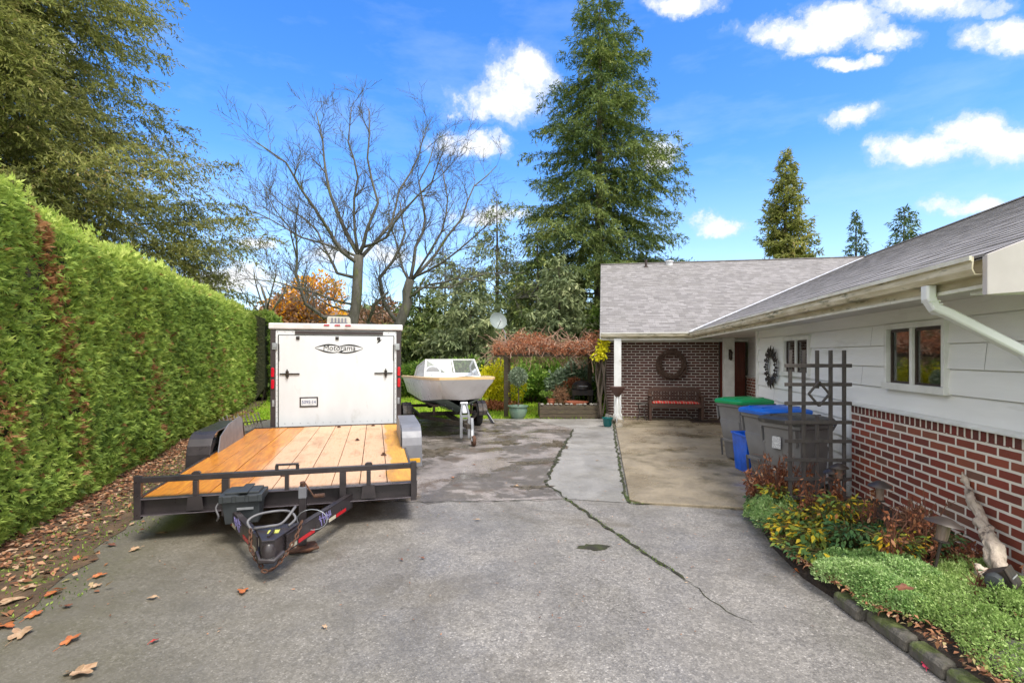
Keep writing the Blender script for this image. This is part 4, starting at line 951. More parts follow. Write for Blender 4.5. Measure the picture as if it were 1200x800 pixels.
for a, b in ((.0, .085), (BW - .085, BW)): mb.box(a, b, .0, .058, .30, BZ)
mb.build('corner_post', M['et_dark'], et, bevel=.004)
mb = MB(); mb.box(.088, BW - .088, .01, .058, BZ - .16, BZ - .02); mb.box(.088, .14, .01, .058, BZ - .36, BZ - .16); mb.box(BW - .14, BW - .088, .01, .058, BZ - .36, BZ - .16); mb.box(.088, .13, .01, .058, .31, BZ - .36); mb.box(BW - .13, BW - .088, .01, .058, .31, BZ - .36); mb.build('door_frame', M['et_white'], et, bevel=.003)
mb = MB(); mb.box(.42, BW - .34, -.008, .009, BZ - .085, BZ - .025); mb.build('trim_strip', M['et_dark'], et)
mb = MB(); mb.box(.145, BW - .145, -.012, .009, .33, BZ - .115); rd = mb.build('ramp_door', M['et_white'], et, bevel=.004)
mb = MB(); z_ = BZ - .112
for a, b, c_, d__ in ((.132, BW - .132, z_, z_ + .012), (.132, .142, .33, z_), (BW - .142, BW - .132, .33, z_)): mb.box(a, b, -.010, .0115, c_, d__)
mb.build('door_seal', M['blk'], et)
for x in (.47, BW / 2 - .01, BW - .42):
    mb = MB(); mb.box(x - .03, x + .03, -.03, -.0125, BZ - .185, BZ - .125); mb.lathe([(0, -.012), (.022, -.01), (.022, .0), (0, .0)], n=10, M=Matrix.Translation((x, -.03, BZ - .155)) @ Matrix.Rotation(R(-90), 4, 'X')); mb.build('bumper_stop', M['blk'], rd, bevel=.004)
for s in (0, 1):
    xx = lambda v_: v_ if s == 0 else BW - v_
    mb = MB(); a, b = sorted((xx(.16), xx(.50))); mb.box(a, b, -.032, -.018, 1.30, 1.325); a, b = sorted((xx(.265), xx(.315))); mb.box(a, b, -.045, -.012, 1.26, 1.37); a, b = sorted((xx(.28), xx(.30))); mb.box(a, b, -.05, -.04, 1.23, 1.40); mb.build('latch_bar', M['iron'], rd, bevel=.003)
    for k, z in enumerate((1.13, 1.345)):
        mb = MB(); cx_ = xx(.042); mb.prism([(cx_ + .028 * math.cos(t), z + (.06 if math.sin(t) > 0 else -.06) + .028 * math.sin(t)) for t in [i * math.pi / 6 + .01 for i in range(12)]], 'y', -.025, -.001); mb.build('tail_light', M['redlens'], et, bevel=.006)
    for z in (.78, 1.82):
        mb = MB(); a, b = sorted((xx(.03), xx(.07) if z < 1 else xx(.12))); mb.box(a, b, -.018, -.001, z - .06, z + .06); mb.box(a + .012, b - .012, -.026, -.0185, z - .03, z + .03); mb.build('hinge', M['galv'], et, bevel=.003)
    mb = MB(); a = xx(.151); mb.box(a - .004, a + .004, -.018, -.0125, 1.55, 1.86); mb.build('door_stripe', M['blk'], rd)
# licence plate in a black frame
mb = MB()
for k in range(17):
    for z in (.40, BZ - .05): mb.box(.11 + k * .132, .122 + k * .132, .004 if z > 1 else -.0165, .0095 if z > 1 else -.0125, z, z + .012)
for k in range(15):
    for x in (.108, BW - .112): mb.box(x, x + .010, .003, .0095, .42 + k * .098, .43 + k * .098)
mb.build('rivets', M['galv'], et)
m_pl = mat('plate_white', (.70, .72, .74), None, 8, .4); m_tx = mat('plate_blue', (.03, .06, .22), None, 8, .4)
mb = MB(); mb.box(.50, .82, -.024, -.0125, .70, .885); pf = mb.build('plate_frame', M['blk'], rd, bevel=.008)
mb = MB(); mb.box(.525, .795, -.028, -.0245, .725, .86); pl = mb.build('licence_plate', m_pl, pf)
text_mesh('lettering', '5095·14', .088, m_tx, pl, (.66, -.0295, .79), (R(90), 0, 0), sx=.86)
# emblem with lettering and swooshes
m_bk = mat('black_vinyl', (.025, .025, .028), None, 8, .4)
em = MB(); ex, ez = BW / 2 + .03, 1.785
def swoosh(pts, w0):
    P_ = [Vector((p[0], 0, p[1])) for p in pts]; k = len(P_); vs = []
    for i, p in enumerate(P_):
        d = (P_[min(i + 1, k - 1)] - P_[max(i - 1, 0)]).normalized(); n_ = Vector((-d.z, 0, d.x)); w_ = w0 * math.sin(math.pi * i / (k - 1)) + .002
        vs += [(ex + p.x + n_.x * w_, -.0155, ez + p.z + n_.z * w_), (ex + p.x - n_.x * w_, -.0155, ez + p.z - n_.z * w_)]
    em.add(vs, [(2 * i, 2 * i + 2, 2 * i + 3, 2 * i + 1) for i in range(k - 1)])
T_ = [i / 16 for i in range(17)]
swoosh([(-.43 + .46 * t, .055 * math.sin(t * math.pi * .9) + .012) for t in T_], .013); swoosh([(.43 - .46 * t, .055 * math.sin(t * math.pi * .9) + .008) for t in T_], .013)
swoosh([(-.43 + .40 * t, -.085 * math.sin(t * math.pi * .62) + .005) for t in T_], .012); swoosh([(.43 - .50 * t, -.075 * math.sin(t * math.pi * .75) - .01) for t in T_], .012)
swoosh([(-.02 + .1 * t, -.08 + .04 * t) for t in T_], .014)
eo = em.build('emblem', m_bk, rd)
text_mesh('lettering', 'Motorama', .145, m_bk, eo, (ex, -.0165, ez + .004), (R(90), 0, 0), sx=.95, shear=.1)
mb = MB(); mb.prism([(BW - .46, 1.88), (BW - .41, 1.90), (BW - .36, 1.955), (BW - .42, 1.94)], 'y', -.0155, -.0125); mb.build('small_sticker', m_bk, rd)
# marker lights, top vent
for x in (.97, 1.16, 1.35):
    mb = MB(); mb.box(x - .05, x + .05, -.035, -.0205, BZ + .075, BZ + .10); mb.build('marker_light', M['redlens'], et, bevel=.004)
mb = MB(); mb.prism([(.97, BZ + .117), (1.39, BZ + .117), (1.385, BZ + .235), (1.36, BZ + .25), (1.0, BZ + .25), (.975, BZ + .235)], 'y', .02, .30); vt = mb.build('roof_vent', mat('vent_cream', (.55, .54, .47), (.45, .44, .38), 8, .5), et, bevel=.008)
mb = MB()
for x in (1.05, 1.11, 1.17, 1.23, 1.29): mb.box(x, x + .028, .010, .019, BZ + .15, BZ + .225)
mb.box(1.03, 1.34, .010, .019, BZ + .128, BZ + .142); mb.build('vent_slot', mat('vent_grey', (.20, .20, .26), None, 8, .5), vt)
mb = MB(); mb.box(.02, BW - .02, -.01, 4.6, .28, .3299); mb.build('chassis', M['blk'], et)
for x in (.1, BW - .1):
    for y in (1.9, 2.7): wheel(et, x, y, .30, .19, M['galv'])

# ------------------------------------------------------------------ boat on its trailer
BA = math.atan2(.30, .95)
bpos = gp(541, 520)
bt = empty('boat_trailer', 'rusty dark boat trailer with galvanised winch post', 'boat trailer', (-.90, 9.75, 0), BA)
# local: y runs from the bow (0) to the stern (+), x to the right
mb = MB()
for s in (-1, 1): mb.bar((0, -.05, .34), (s * .62, 1.7, .33), .055, .07); mb.bar((s * .62, 1.7, .33), (s * .62, 4.2, .33), .055, .075)
mb.bar((0, -.35, .34), (0, 2.0, .34), .07, .08); mb.bar((-.62, 1.7, .38), (.62, 1.7, .38), .05, .07); mb.bar((-.62, 3.6, .38), (.62, 3.6, .38), .05, .07); mb.bar((-.85, 2.25, .30), (.85, 2.25, .30), .06)
mb.build('frame', mat('brown_trailer_steel', (.06, .045, .03), (.035, .03, .024), 8, .6, .2, spots=((.13, .07, .035), 7, .6)), bt)
for s in (-1, 1):
    wheel(bt, s * .80, 2.25, .27, .15, M['rust'])
    mb = MB(); mb.tube([(s * .86, 2.25 + .33 * math.cos(t), .27 + .33 * math.sin(t)) for t in [i * math.pi / 8 for i in range(9)]], .008, 4)
    mb.prism([(2.25 + .32 * math.cos(t), .27 + .32 * math.sin(t)) for t in [i * math.pi / 10 for i in range(11)]] + [(2.25 + .305 * math.cos(t), .27 + .305 * math.sin(t)) for t in [i * math.pi / 10 for i in range(10, -1, -1)]], 'x', s * .86 - .1, s * .86 + .1); mb.build('mudguard', M['iron'], bt)
    mb = MB(); mb.bar((s * .40, 1.2, .40), (s * .40, 1.2, .60), .04); mb.bar((s * .40, .9, .62), (s * .45, 3.9, .56), .09, .05); mb.build('bunk', M['wood_dark'], bt)
mb = MB()
for s in (-1, 1): mb.tube([(s * .075, -.02, .08), (s * .075, .0, .55), (s * .04, .05, .72)], .02, 8); mb.bar((s * .075, -.03, .10), (s * .075, -.03, .50), .03, .05)
mb.bar((-.09, -.02, .50), (.09, -.02, .50), .03, .05); mb.bar((-.09, -.03, .28), (.09, -.03, .28), .02, .04); mb.bar((0, .02, .55), (0, .10, .74), .08, .05); mb.tube([(-.07, .08, .73), (.07, .08, .73)], .035, 12); mb.build('winch_post', M['galv'], bt, smooth=True)
mb = MB(); mb.lathe([(0, -.03), (.09, -.03), (.10, 0), (.09, .03), (0, .03)], n=18, M=Matrix.Translation((.06, -.48, .10)) @ Matrix.Rotation(R(90), 4, 'Y')); jw = mb.build('jockey_wheel', M['rust'], bt, smooth=True)
mb = MB(); mb.bar((.06, -.42, .10), (.06, -.34, .50), .045); mb.bar((.03, -.50, .10), (.05, -.40, .28), .02); mb.build('wheel_post', M['galv'], jw)
bo = empty('motorboat', 'small white motorboat with tan gunwale and open windscreen', 'boat', (-.90, 9.85, 0), BA)
L_ = 4.5
def stn(y):
    t = y / L_; g = .88 * min(1, (t * 3.9) ** .42) if t > 0 else .0
    g = .50 + .25 * min(1, t / .20) ** .6
    c = .34 + .28 * min(1, t / .30) ** .7; zg = 1.19 - .13 * t; zc = .80 - .13 * min(1, t / .35); zk = .62 - .16 * min(1, t / .14) ** .6
    ys = y; return g, c, zg, zc, zk
rings_w, rings_g = [], []
for i in range(19):
    y = L_ * (i / 18) ** 1.5; g, c, zg, zc, zk = stn(y); rk = .28 * (1 - min(1, y / 1.0))
    rings_w.append([(-g, y - rk * .6 + .05, zg), (-(g * .97), y - rk * .55 + .05, zg - .06), (-(c + (g - c) * .45), y + rk * .2, (zg + zc) / 2), (-c, y + rk * .8 + .04, zc), (0, y + rk * .5, zc - .02), (c, y + rk * .8 + .04, zc), (c + (g - c) * .45, y + rk * .2, (zg + zc) / 2), (g * .97, y - rk * .55 + .05, zg - .06), (g, y - rk * .6 + .05, zg)])
    rings_g.append([(-c * .985, y + rk * .8 + .05, zc + .004), (-c * .5, y + rk * 1.1 + .06, (zc + zk) / 2 + .01), (0, y + rk * 1.2 + .06, zk), (c * .5, y + rk * 1.1 + .06, (zc + zk) / 2 + .01), (c * .985, y + rk * .8 + .05, zc + .004)])
M['hull'] = mat('white_hull', (.86, .84, .86), (.78, .76, .78), 2, .3)
mb = MB(); mb.loft(rings_w, closed=False); mb.build('hull', M['hull'], bo, smooth=True)
mb = MB(); mb.loft(rings_g, closed=False, cap=False); kb = mb.build('bottom', mat('dark_green_bottom', (.20, .27, .26), (.15, .20, .19), 4, .5), bo, smooth=True)
mb = MB()
for s in (-1, 1):
    for q in (.3, .62): mb.tube([(s * (stn(y)[1] * q), y + .05 + .28 * (1 - min(1, y)) * 1.0, stn(y)[3] * q + stn(y)[4] * (1 - q) - .015) for y in (.35, .7, 1.1, 1.6, 2.4)], .012, 5)
mb.build('strake', M['galv'], kb)
mb = MB(); gl = [(r_[0][0] * 1.04, r_[0][1] - .01, r_[0][2]) for r_ in rings_w]; gr_ = [(-p[0], p[1], p[2]) for p in gl]
line = gl[::-1] + gr_; mb.loft([[Vector(p) + Vector((0, 0, .0)), Vector(p) + Vector((0, 0, .045)), Vector((p[0] * .93, p[1] + .04, p[2] + .055)), Vector((p[0] * .92, p[1] + .05, p[2]))] for p in line]); mb.build('gunwale', mat('tan_gunwale', (.66, .47, .24), (.60, .42, .22), 4, .4), bo, smooth=True)
mb = MB(); n_ = 8; dk = [r_ for r_ in rings_w[:12]]; vs = []
for r_ in dk: vs += [(r_[0][0] * .95, r_[0][1] + .02, r_[0][2] + .03), (0, r_[0][1] + .02, r_[0][2] + .07), (-r_[0][0] * .95, r_[0][1] + .02, r_[0][2] + .03)]
mb.add(vs, [(3 * i + q, 3 * i + q + 1, 3 * i + q + 4, 3 * i + q + 3) for i in range(11) for q in (0, 1)]); mb.build('foredeck', M['hull'], bo, smooth=True)
# windscreen: two raked panes in a white frame
ya, yb, za, zb = 1.25, 1.55, 1.20, 1.56; xw, xt = .60, .53
mb = MB()
for s in (-1, 1):
    mb.bar((s * xw, ya, za), (s * xt, yb, zb), .035); mb.bar((s * .03, ya - .10, za), (s * .02, yb - .06, zb), .03); mb.bar((s * xt, yb, zb), (0, yb - .06, zb), .03); mb.bar((s * xw, ya, za), (0, ya - .1, za), .03); mb.bar((s * xt, yb, zb), (s * .62, yb + .75, zb - .16), .03); mb.bar((s * .62, yb + .75, zb - .16), (s * .68, yb + .85, za - .05), .03)
mb.build('windscreen_frame', mat('cream_frame', (.55, .55, .52), (.48, .48, .45), 4, .4), bo)
m_ws = glass_mat('windscreen_glass', (.80, .86, .88))
for s in (-1, 1):
    mb = MB(); mb.add([(s * .03, ya - .1, za), (s * xw, ya, za), (s * xt, yb, zb), (s * .02, yb - .06, zb)], [(0, 1, 2, 3)])
    mb.add([(s * xw, ya, za), (s * .68, yb + .85, za - .05), (s * .62, yb + .75, zb - .16), (s * xt, yb, zb)], [(0, 1, 2, 3)])
    o = mb.build('windscreen_pane', m_ws, bo)
mb = MB(); mb.tube([(-.32 + .17 * math.cos(t), 1.95 + .05 * math.sin(t), 1.27 + .14 * math.sin(t)) for t in [i * math.pi / 8 for i in range(17)]], .014, 6); mb.bar((-.32, 1.95, 1.27), (-.32, 2.1, 1.2), .03); mb.bar((-.48, 1.95, 1.27), (-.16, 1.95, 1.27), .012, .02); mb.build('steering_wheel', M['metal_white'], bo)
mb = MB(); mb.box(-.62, .62, 2.1, 2.14, 1.0, 1.25); mb.box(-.6, -.1, 2.4, 2.9, .95, 1.20); mb.box(.1, .6, 2.4, 2.9, .95, 1.20); mb.build('seat', M['hull'], bo, bevel=.03)
mb = MB(); mb.box(-.2, .2, 4.35, 4.75, .75, 1.35); mb.box(-.08, .08, 4.5, 4.65, .2, .75); mb.build('outboard_motor', M['iron'], bo, bevel=.05)
# dark pointed board leaning by the lawn edge
x, y = gp(575, 496)
mb = MB(); mb.prism([(.10, 0), (.0, .02), (-.20, .42), (-.235, .60), (-.215, .60), (-.12, .40)], 'y', -.03, .03); mb.bar((-.225, 0, .58), (-.235, .0, .78), .014)
o = mb.build('folded_parasol', mat('dark_slate_cloth', (.05, .05, .065), (.03, .03, .04), 9, .8), None, bevel=.006); o.location = (x, y, .004)
tag(o, 'narrow dark folded parasol tipped at the driveway edge beside the boat', 'parasol')
mb = MB(); mb.bar((.085, -.032, .03), (-.19, -.032, .44), .012, .012); mb.build('pale_edge', M['metal_white'], o)
# ------------------------------------------------------------------ hedge
def hedge_x(y): return -2.8 - .35 * y
M['hedge_leaf'] = leaf_mat('hedge_leaves', [(0, (.10, .17, .035)), (.3, (.22, .33, .06)), (.6, (.36, .48, .09)), (.85, (.50, .61, .13)), (1, (.66, .74, .20))], .42,
                           tone=[(0, (.16, .07, .03)), (.5, (.40, .19, .08)), (1, (.50, .30, .14))])
M['core'] = mat('dark_blocker_core', (.05, .05, .02), (.03, .035, .015), 9, .95, bump=1, bscale=14, bdist=.06)  # dark colour of the added slab that blocks light inside the hedge
M['bark'] = mat('brown_bark', (.10, .075, .055), (.05, .038, .028), 12, .9, bump=.9, bscale=30, stretch=(1, 1, .25), bdist=.02)
def hedge(name, label, ya, yb, dens0, seedv, top=lambda y: 3.1, depth=1.5, off=0.0, dark=0.0):
    e = empty(name, label, 'hedge', (hedge_x(ya), ya, 0))
    inv = Matrix.Translation((-hedge_x(ya), -ya, 0)); ox = np.array([hedge_x(ya), ya, 0])
    K_ = .35; ln = math.sqrt(1 + K_ * K_); nx, ny = 1 / ln, K_ / ln    # outward normal towards the drive
    dxn, dyn = -K_ / ln, 1 / ln
    # solid dark slab, added so no light passes through the hedge
    mb = MB(); rings = []; ns_ = max(4, int((yb - ya) / .5))
    for i in range(ns_ + 1):
        y = ya + (yb - ya) * i / ns_; t = top(y); c = Vector((hedge_x(y) + off, y, 0)); o_ = Vector((nx, ny, 0))
        w = .14 + .05 * math.sin(y * 2.1)
        rings.append([c - o_ * (w + .35) + Vector((0, 0, .0)), c - o_ * w + Vector((0, 0, .5)), c - o_ * w + Vector((0, 0, t - .25)), c - o_ * (w + .25) + Vector((0, 0, t - .12)), c - o_ * (depth - .2) + Vector((0, 0, t - .12)), c - o_ * depth])
    mb.loft(rings); mb.v = [tuple(inv @ Vector(p)) for p in mb.v]; mb.build('light_blocker_core', M['core'], e)
    Pn = []; 
    L = (yb - ya) * ln
    y = ya + (yb - ya) * rng.random(int(dens0 * L * 3.3 * 7.5)); 
    keep = rng.random(len(y)) < np.clip((5.5 / np.maximum(np.hypot(y, hedge_x(y)), 4)) ** 1.3, .14, 1) * .25 / .25
    keep &= rng.random(len(y)) < np.where(y < 2.5, .35, 1); y = y[keep]; n = len(y)
    topv = np.array([top(a) for a in y]); z = rng.random(n) ** .95 * (topv + .03)
    P0 = np.stack([hedge_x(y) + off, y, z], 1)
    b = vnoise(P0 * [1, 1, .55], 1.7, seedv) * .11 + vnoise(P0, 6.0, seedv + 1) * .045
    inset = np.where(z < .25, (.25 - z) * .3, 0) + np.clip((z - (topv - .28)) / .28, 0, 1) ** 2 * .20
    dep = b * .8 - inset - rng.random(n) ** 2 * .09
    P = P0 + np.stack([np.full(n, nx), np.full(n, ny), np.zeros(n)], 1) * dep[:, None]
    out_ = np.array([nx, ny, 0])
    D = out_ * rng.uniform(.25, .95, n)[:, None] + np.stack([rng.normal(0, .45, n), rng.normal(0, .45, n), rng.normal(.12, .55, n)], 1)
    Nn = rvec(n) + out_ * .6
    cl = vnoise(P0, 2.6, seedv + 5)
    rnd = np.clip(.47 + cl * .20 + rng.normal(0, .17, n) - np.clip(-dep - .05, 0, .3) * .8 - dark, 0, 1)  # deeper leaves get darker colour: shade within the hedge painted into rnd
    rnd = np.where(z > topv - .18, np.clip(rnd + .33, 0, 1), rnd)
    # brown dead streak and flecks
    yc = 4.98 + (topv - z) * .33; streak = np.exp(-((y - yc) / (.15 + .10 * np.clip(vnoise(P0, 3, 9), 0, 1))) ** 2) * (z < topv - .05) * np.clip(1.1 - (topv - z) * .30, .25, 1)
    fl = (vnoise(P0, 3.5, seedv + 20) > .50) * .6 * (z < 2.0)
    tone = (rng.random(n) < np.clip(streak * .72 + fl * .6 + .012, 0, 1)).astype(float)
    far = np.hypot(P[:, 0], P[:, 1]); Lf = (.03 + .005 * far) * rng.uniform(.7, 1.3, n)
    # flat top
    m_ = int(n * .22); y2 = ya + (yb - ya) * rng.random(m_) ** 1.35; t2 = np.array([top(a) for a in y2]); q = rng.random(m_) * depth
    P2 = np.stack([hedge_x(y2) + off - nx * (q + .05), y2 - ny * (q + .05), t2 - .12 + rng.random(m_) * .16 + vnoise(np.stack([hedge_x(y2), y2, q], 1), 3, 3) * .05], 1)
    D2 = np.stack([rng.normal(.2, .5, m_), rng.normal(0, .5, m_), np.ones(m_)], 1)
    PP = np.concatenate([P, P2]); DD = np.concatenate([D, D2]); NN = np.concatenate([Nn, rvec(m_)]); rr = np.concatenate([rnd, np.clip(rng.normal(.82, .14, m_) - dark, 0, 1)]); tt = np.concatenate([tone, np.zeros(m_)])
    far2 = np.hypot(PP[:, 0], PP[:, 1]); LL = (.028 + .0048 * far2) * rng.uniform(.7, 1.3, len(PP))
    # the far end face
    m3 = int(n * .05); q = rng.random(m3) * depth; z3 = rng.random(m3) * top(yb)
    P3 = np.stack([hedge_x(yb) + off - nx * q + rng.normal(0, .06, m3), yb - ny * q + .05 + rng.random(m3) * .1, z3], 1); D3 = np.stack([rng.normal(0, .5, m3), np.ones(m3), rng.normal(0, .5, m3)], 1)
    PP = np.concatenate([PP, P3]) - ox; DD = np.concatenate([DD, D3]); NN = np.concatenate([NN, rvec(m3)]); rr = np.concatenate([rr, rng.random(m3) * .5]); tt = np.concatenate([tt, np.zeros(m3)]); LL = np.concatenate([LL, np.full(m3, .16)])
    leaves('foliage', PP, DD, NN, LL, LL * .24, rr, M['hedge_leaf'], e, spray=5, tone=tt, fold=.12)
    mb = MB(); y = ya + .2
    while y < yb: 
        x = hedge_x(y) + off - .35; mb.tube([Vector((x, y, -.03)) - Vector(ox), Vector((x + .1, y + .05, .5)) - Vector(ox), Vector((x - .2, y, 2)) - Vector(ox)], [.05, .04, .02], 6); y += .55
    mb.build('stem', M['bark'], e)
    return e
def topn(y): return 3.12 + (.0 if y > 5.4 else (5.4 - y) * .12) + .03 * math.sin(y * 1.7) + .025 * math.sin(y * 4.3 + 1)
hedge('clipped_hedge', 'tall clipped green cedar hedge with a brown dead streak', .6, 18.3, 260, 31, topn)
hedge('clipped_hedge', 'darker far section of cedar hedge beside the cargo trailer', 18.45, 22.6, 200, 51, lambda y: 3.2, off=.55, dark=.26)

# ------------------------------------------------------------------ trees
def mk_conifer(name, label, x, y, h, r0, m, nb=150, tw=12, card=.3, cw=.3, droop=.35, z0=.08, prof=None, group=None, seed=1, up=.25, dens=1.0, trunk_r=None, hang=.3, trunkm=None, tone_m=0.0, gap=.0, lv=(.62, 1.12)):
    g = np.random.default_rng(seed); e = empty(name, label, 'tree', (x, y, -.03), 0, group)
    tr_ = trunk_r or h * .014
    mb = MB(); mb.tube([(0.0, 0, 0), (.0, 0, h * .05), (g.normal(0, .02) * h * .2, 0, h * .4), (g.normal(0, .02) * h * .1, 0, h * .75), (0, 0, h * .985)], [tr_ * 1.3, tr_, tr_ * .75, tr_ * .4, .02], 9)
    prof = prof or (lambda t: (1 - t) ** .85)
    Ps, Ds, Ns, Ls, rs = [], [], [], [], []
    for i in range(nb):
        t = z0 + (1 - z0) * (i + g.random()) / nb; az_ = i * 2.399 + g.normal(0, .5); zz = t * h
        rl = r0 * prof(t) * g.uniform(*lv)
        if gap and g.random() < gap: rl *= .5
        if rl < .15: rl = .15
        d0 = np.array([math.cos(az_), math.sin(az_), 0]); k = 9; ts = np.linspace(0, 1, k)
        pts = np.array([0, 0, zz]) + d0 * (ts * rl)[:, None] + np.array([0, 0, 1]) * ((up * ts - droop * ts ** 1.7 + .22 * np.clip(ts - .7, 0, 1) ** 1.2) * rl)[:, None]
        sd_ = np.array([-d0[1], d0[0], 0]); pts = pts + sd_ * (np.cumsum(g.normal(0, .025, k)) * rl)[:, None]
        if rl > .5: mb.tube([tuple(p) for p in pts[::2]], [max(.012, tr_ * .2 * (1 - t) + .003 * rl)] + [max(.008, .0055 * rl), max(.007, .004 * rl), .006] + [.003], 4, cap=False)
        ntw = max(3, int(tw * rl / r0 * 1.6 + 3))
        for s in (-1, 1):
            u_ = g.uniform(.10, 1.0, ntw); idx = u_ * (k - 1); i0 = np.minimum(idx.astype(int), k - 2); f = (idx - i0)[:, None]
            b = pts[i0] * (1 - f) + pts[i0 + 1] * f
            tl = rl * (.46 * (1 - u_) + .10) * g.uniform(.6, 1.15, ntw) + .1
            td = d0 * g.uniform(.45, .9, ntw)[:, None] + s * sd_ * g.uniform(.5, 1, ntw)[:, None]; td[:, 2] += g.normal(-.12, .22, ntw) - hang * .35; td = nrmz(td)
            nc = np.maximum(2, (tl / card * 2.6 * dens)).astype(int); rep = np.repeat(np.arange(ntw), nc); v_ = g.random(len(rep))
            P = b[rep] + td[rep] * (tl[rep] * v_)[:, None] + g.normal(0, .05 * card * 2, (len(rep), 3)); P[:, 2] -= (v_ ** 2) * tl[rep] * hang
            D = td[rep] * .7 + g.normal(0, .45, (len(rep), 3)); D[:, 2] -= hang * g.random(len(rep)) * 1.3
            Ps.append(P); Ds.append(D); Ns.append(g.normal(0, .5, (len(rep), 3)) + np.array([0, 0, 1])); Ls.append(card * g.uniform(.6, 1.25, len(rep)))
            rs.append(np.clip(.42 + .14 * math.sin(i * 1.7) + .12 * v_ + g.normal(0, .17, len(rep)) + g.normal(0, .08), 0, 1))
    mb.build('trunk', trunkm or M['bark'], e, smooth='all')
    P = np.concatenate(Ps); Lc = np.concatenate(Ls)
    leaves('crown', P, np.concatenate(Ds), np.concatenate(Ns), Lc, Lc * cw, np.concatenate(rs), m, e, fold=.1, mid=.4)
    return e
M['fir'] = leaf_mat('fir_needles', [(0, (.035, .06, .022)), (.35, (.085, .13, .038)), (.65, (.165, .215, .055)), (1, (.32, .34, .10))], .25)
M['fir_blue'] = leaf_mat('dark_evergreen_needles', [(0, (.03, .055, .03)), (.4, (.07, .115, .055)), (.75, (.14, .19, .08)), (1, (.24, .28, .13))], .25)
M['cedar'] = leaf_mat('olive_cedar_sprays', [(0, (.075, .085, .03)), (.35, (.17, .185, .055)), (.62, (.29, .30, .085)), (.85, (.42, .40, .13)), (1, (.47, .35, .17))], .4)
M['hazy'] = leaf_mat('greyish_green_needles', [(0, (.09, .125, .06)), (.4, (.19, .235, .11)), (.75, (.32, .36, .17)), (1, (.46, .48, .25))], .25)
def pr_tall(t): return (1 - t) ** .5 * (1 if t > .22 else .75 + .25 * t / .22)
fx = lambda px, y: (px - 600) / 600 * y
mk_conifer('fir_tree', 'tallest dark green fir tree rising behind the porch roof', fx(703, 27), 27, 21.0, 6.4, M['fir'], nb=175, tw=21, card=.22, cw=.22, droop=.34, prof=pr_tall, seed=4, z0=.12, dens=2.1, up=.30, hang=.30, gap=.1, lv=(.78, 1.04))
mk_conifer('fir_tree', 'broad conifer with spiky top behind the house roof', fx(921, 46), 46, 20.2, 3.9, M['cedar'], nb=190, tw=15, card=.36, cw=.34, prof=lambda t: (1 - t) ** .6, seed=8, z0=.2, dens=1.5, group=None, hang=.1, up=.45, droop=.2)
mk_conifer('fir_tree', 'small slim conifer showing over the roof, middle of three', fx(1003, 50), 50, 15.8, 3.6, M['fir_blue'], nb=110, tw=11, card=.4, cw=.3, seed=9, z0=.3, up=.2)
mk_conifer('fir_tree', 'sparse conifer with lopsided top nearest the main roof slope', fx(1060, 44), 44, 14.5, 3.2, M['fir_blue'], nb=100, tw=11, card=.38, cw=.3, seed=13, z0=.3, up=.4, droop=.2, prof=lambda t: (1 - t) ** .5)
for k, (px, y, h, r_, mm, sd_, lb) in enumerate(((582, 31, 11.4, 4.2, 'hazy', 21, 'grey green spruce standing right of the bare maples'), (522, 27, 7.2, 3.6, 'hazy', 22, 'mid green young fir above the boat windscreen'), (630, 25, 7.8, 4.0, 'fir', 23, 'bushy fir between the spruce and the tallest fir'),
                                      (655, 22, 6.0, 3.3, 'hazy', 24, 'low spreading evergreen directly behind the vine covered pergola'), (492, 24, 5.2, 3.0, 'fir', 25, 'low dark fir just right of the cargo trailer'), (552, 21.5, 5.4, 3.0, 'hazy', 26, 'dark slender fir behind the yellow shrub'))):
    mk_conifer('evergreen_tree', lb, fx(px, y), y, h, r_, M[mm], nb=82, tw=11, card=.26, cw=.32, seed=sd_, z0=.10, droop=.25, hang=.4, dens=1.1, gap=.25, prof=lambda t: (1 - t) ** .62)
# big olive cedar over the hedge
mk_conifer('cedar_tree', 'large olive green cedar towering over the hedge at left', -15.2, 14.2, 19.5, 8.0, M['cedar'], nb=330, tw=34, card=.14, cw=.26, droop=.42, prof=lambda t: (1 - t) ** .5 * .95 + .03, seed=33, z0=.10, up=.62, hang=.22, dens=1.5, trunk_r=.3, gap=.25)
mk_conifer('cedar_tree', 'narrow wispy conifer at the right edge of the big cedar', -11.2, 17.5, 7.0, 2.2, M['cedar'], nb=90, tw=13, card=.18, cw=.2, droop=.5, prof=lambda t: (1 - t) ** .45, seed=35, z0=.25, up=.8, hang=.35, dens=1.2, gap=.3, trunk_r=.06)

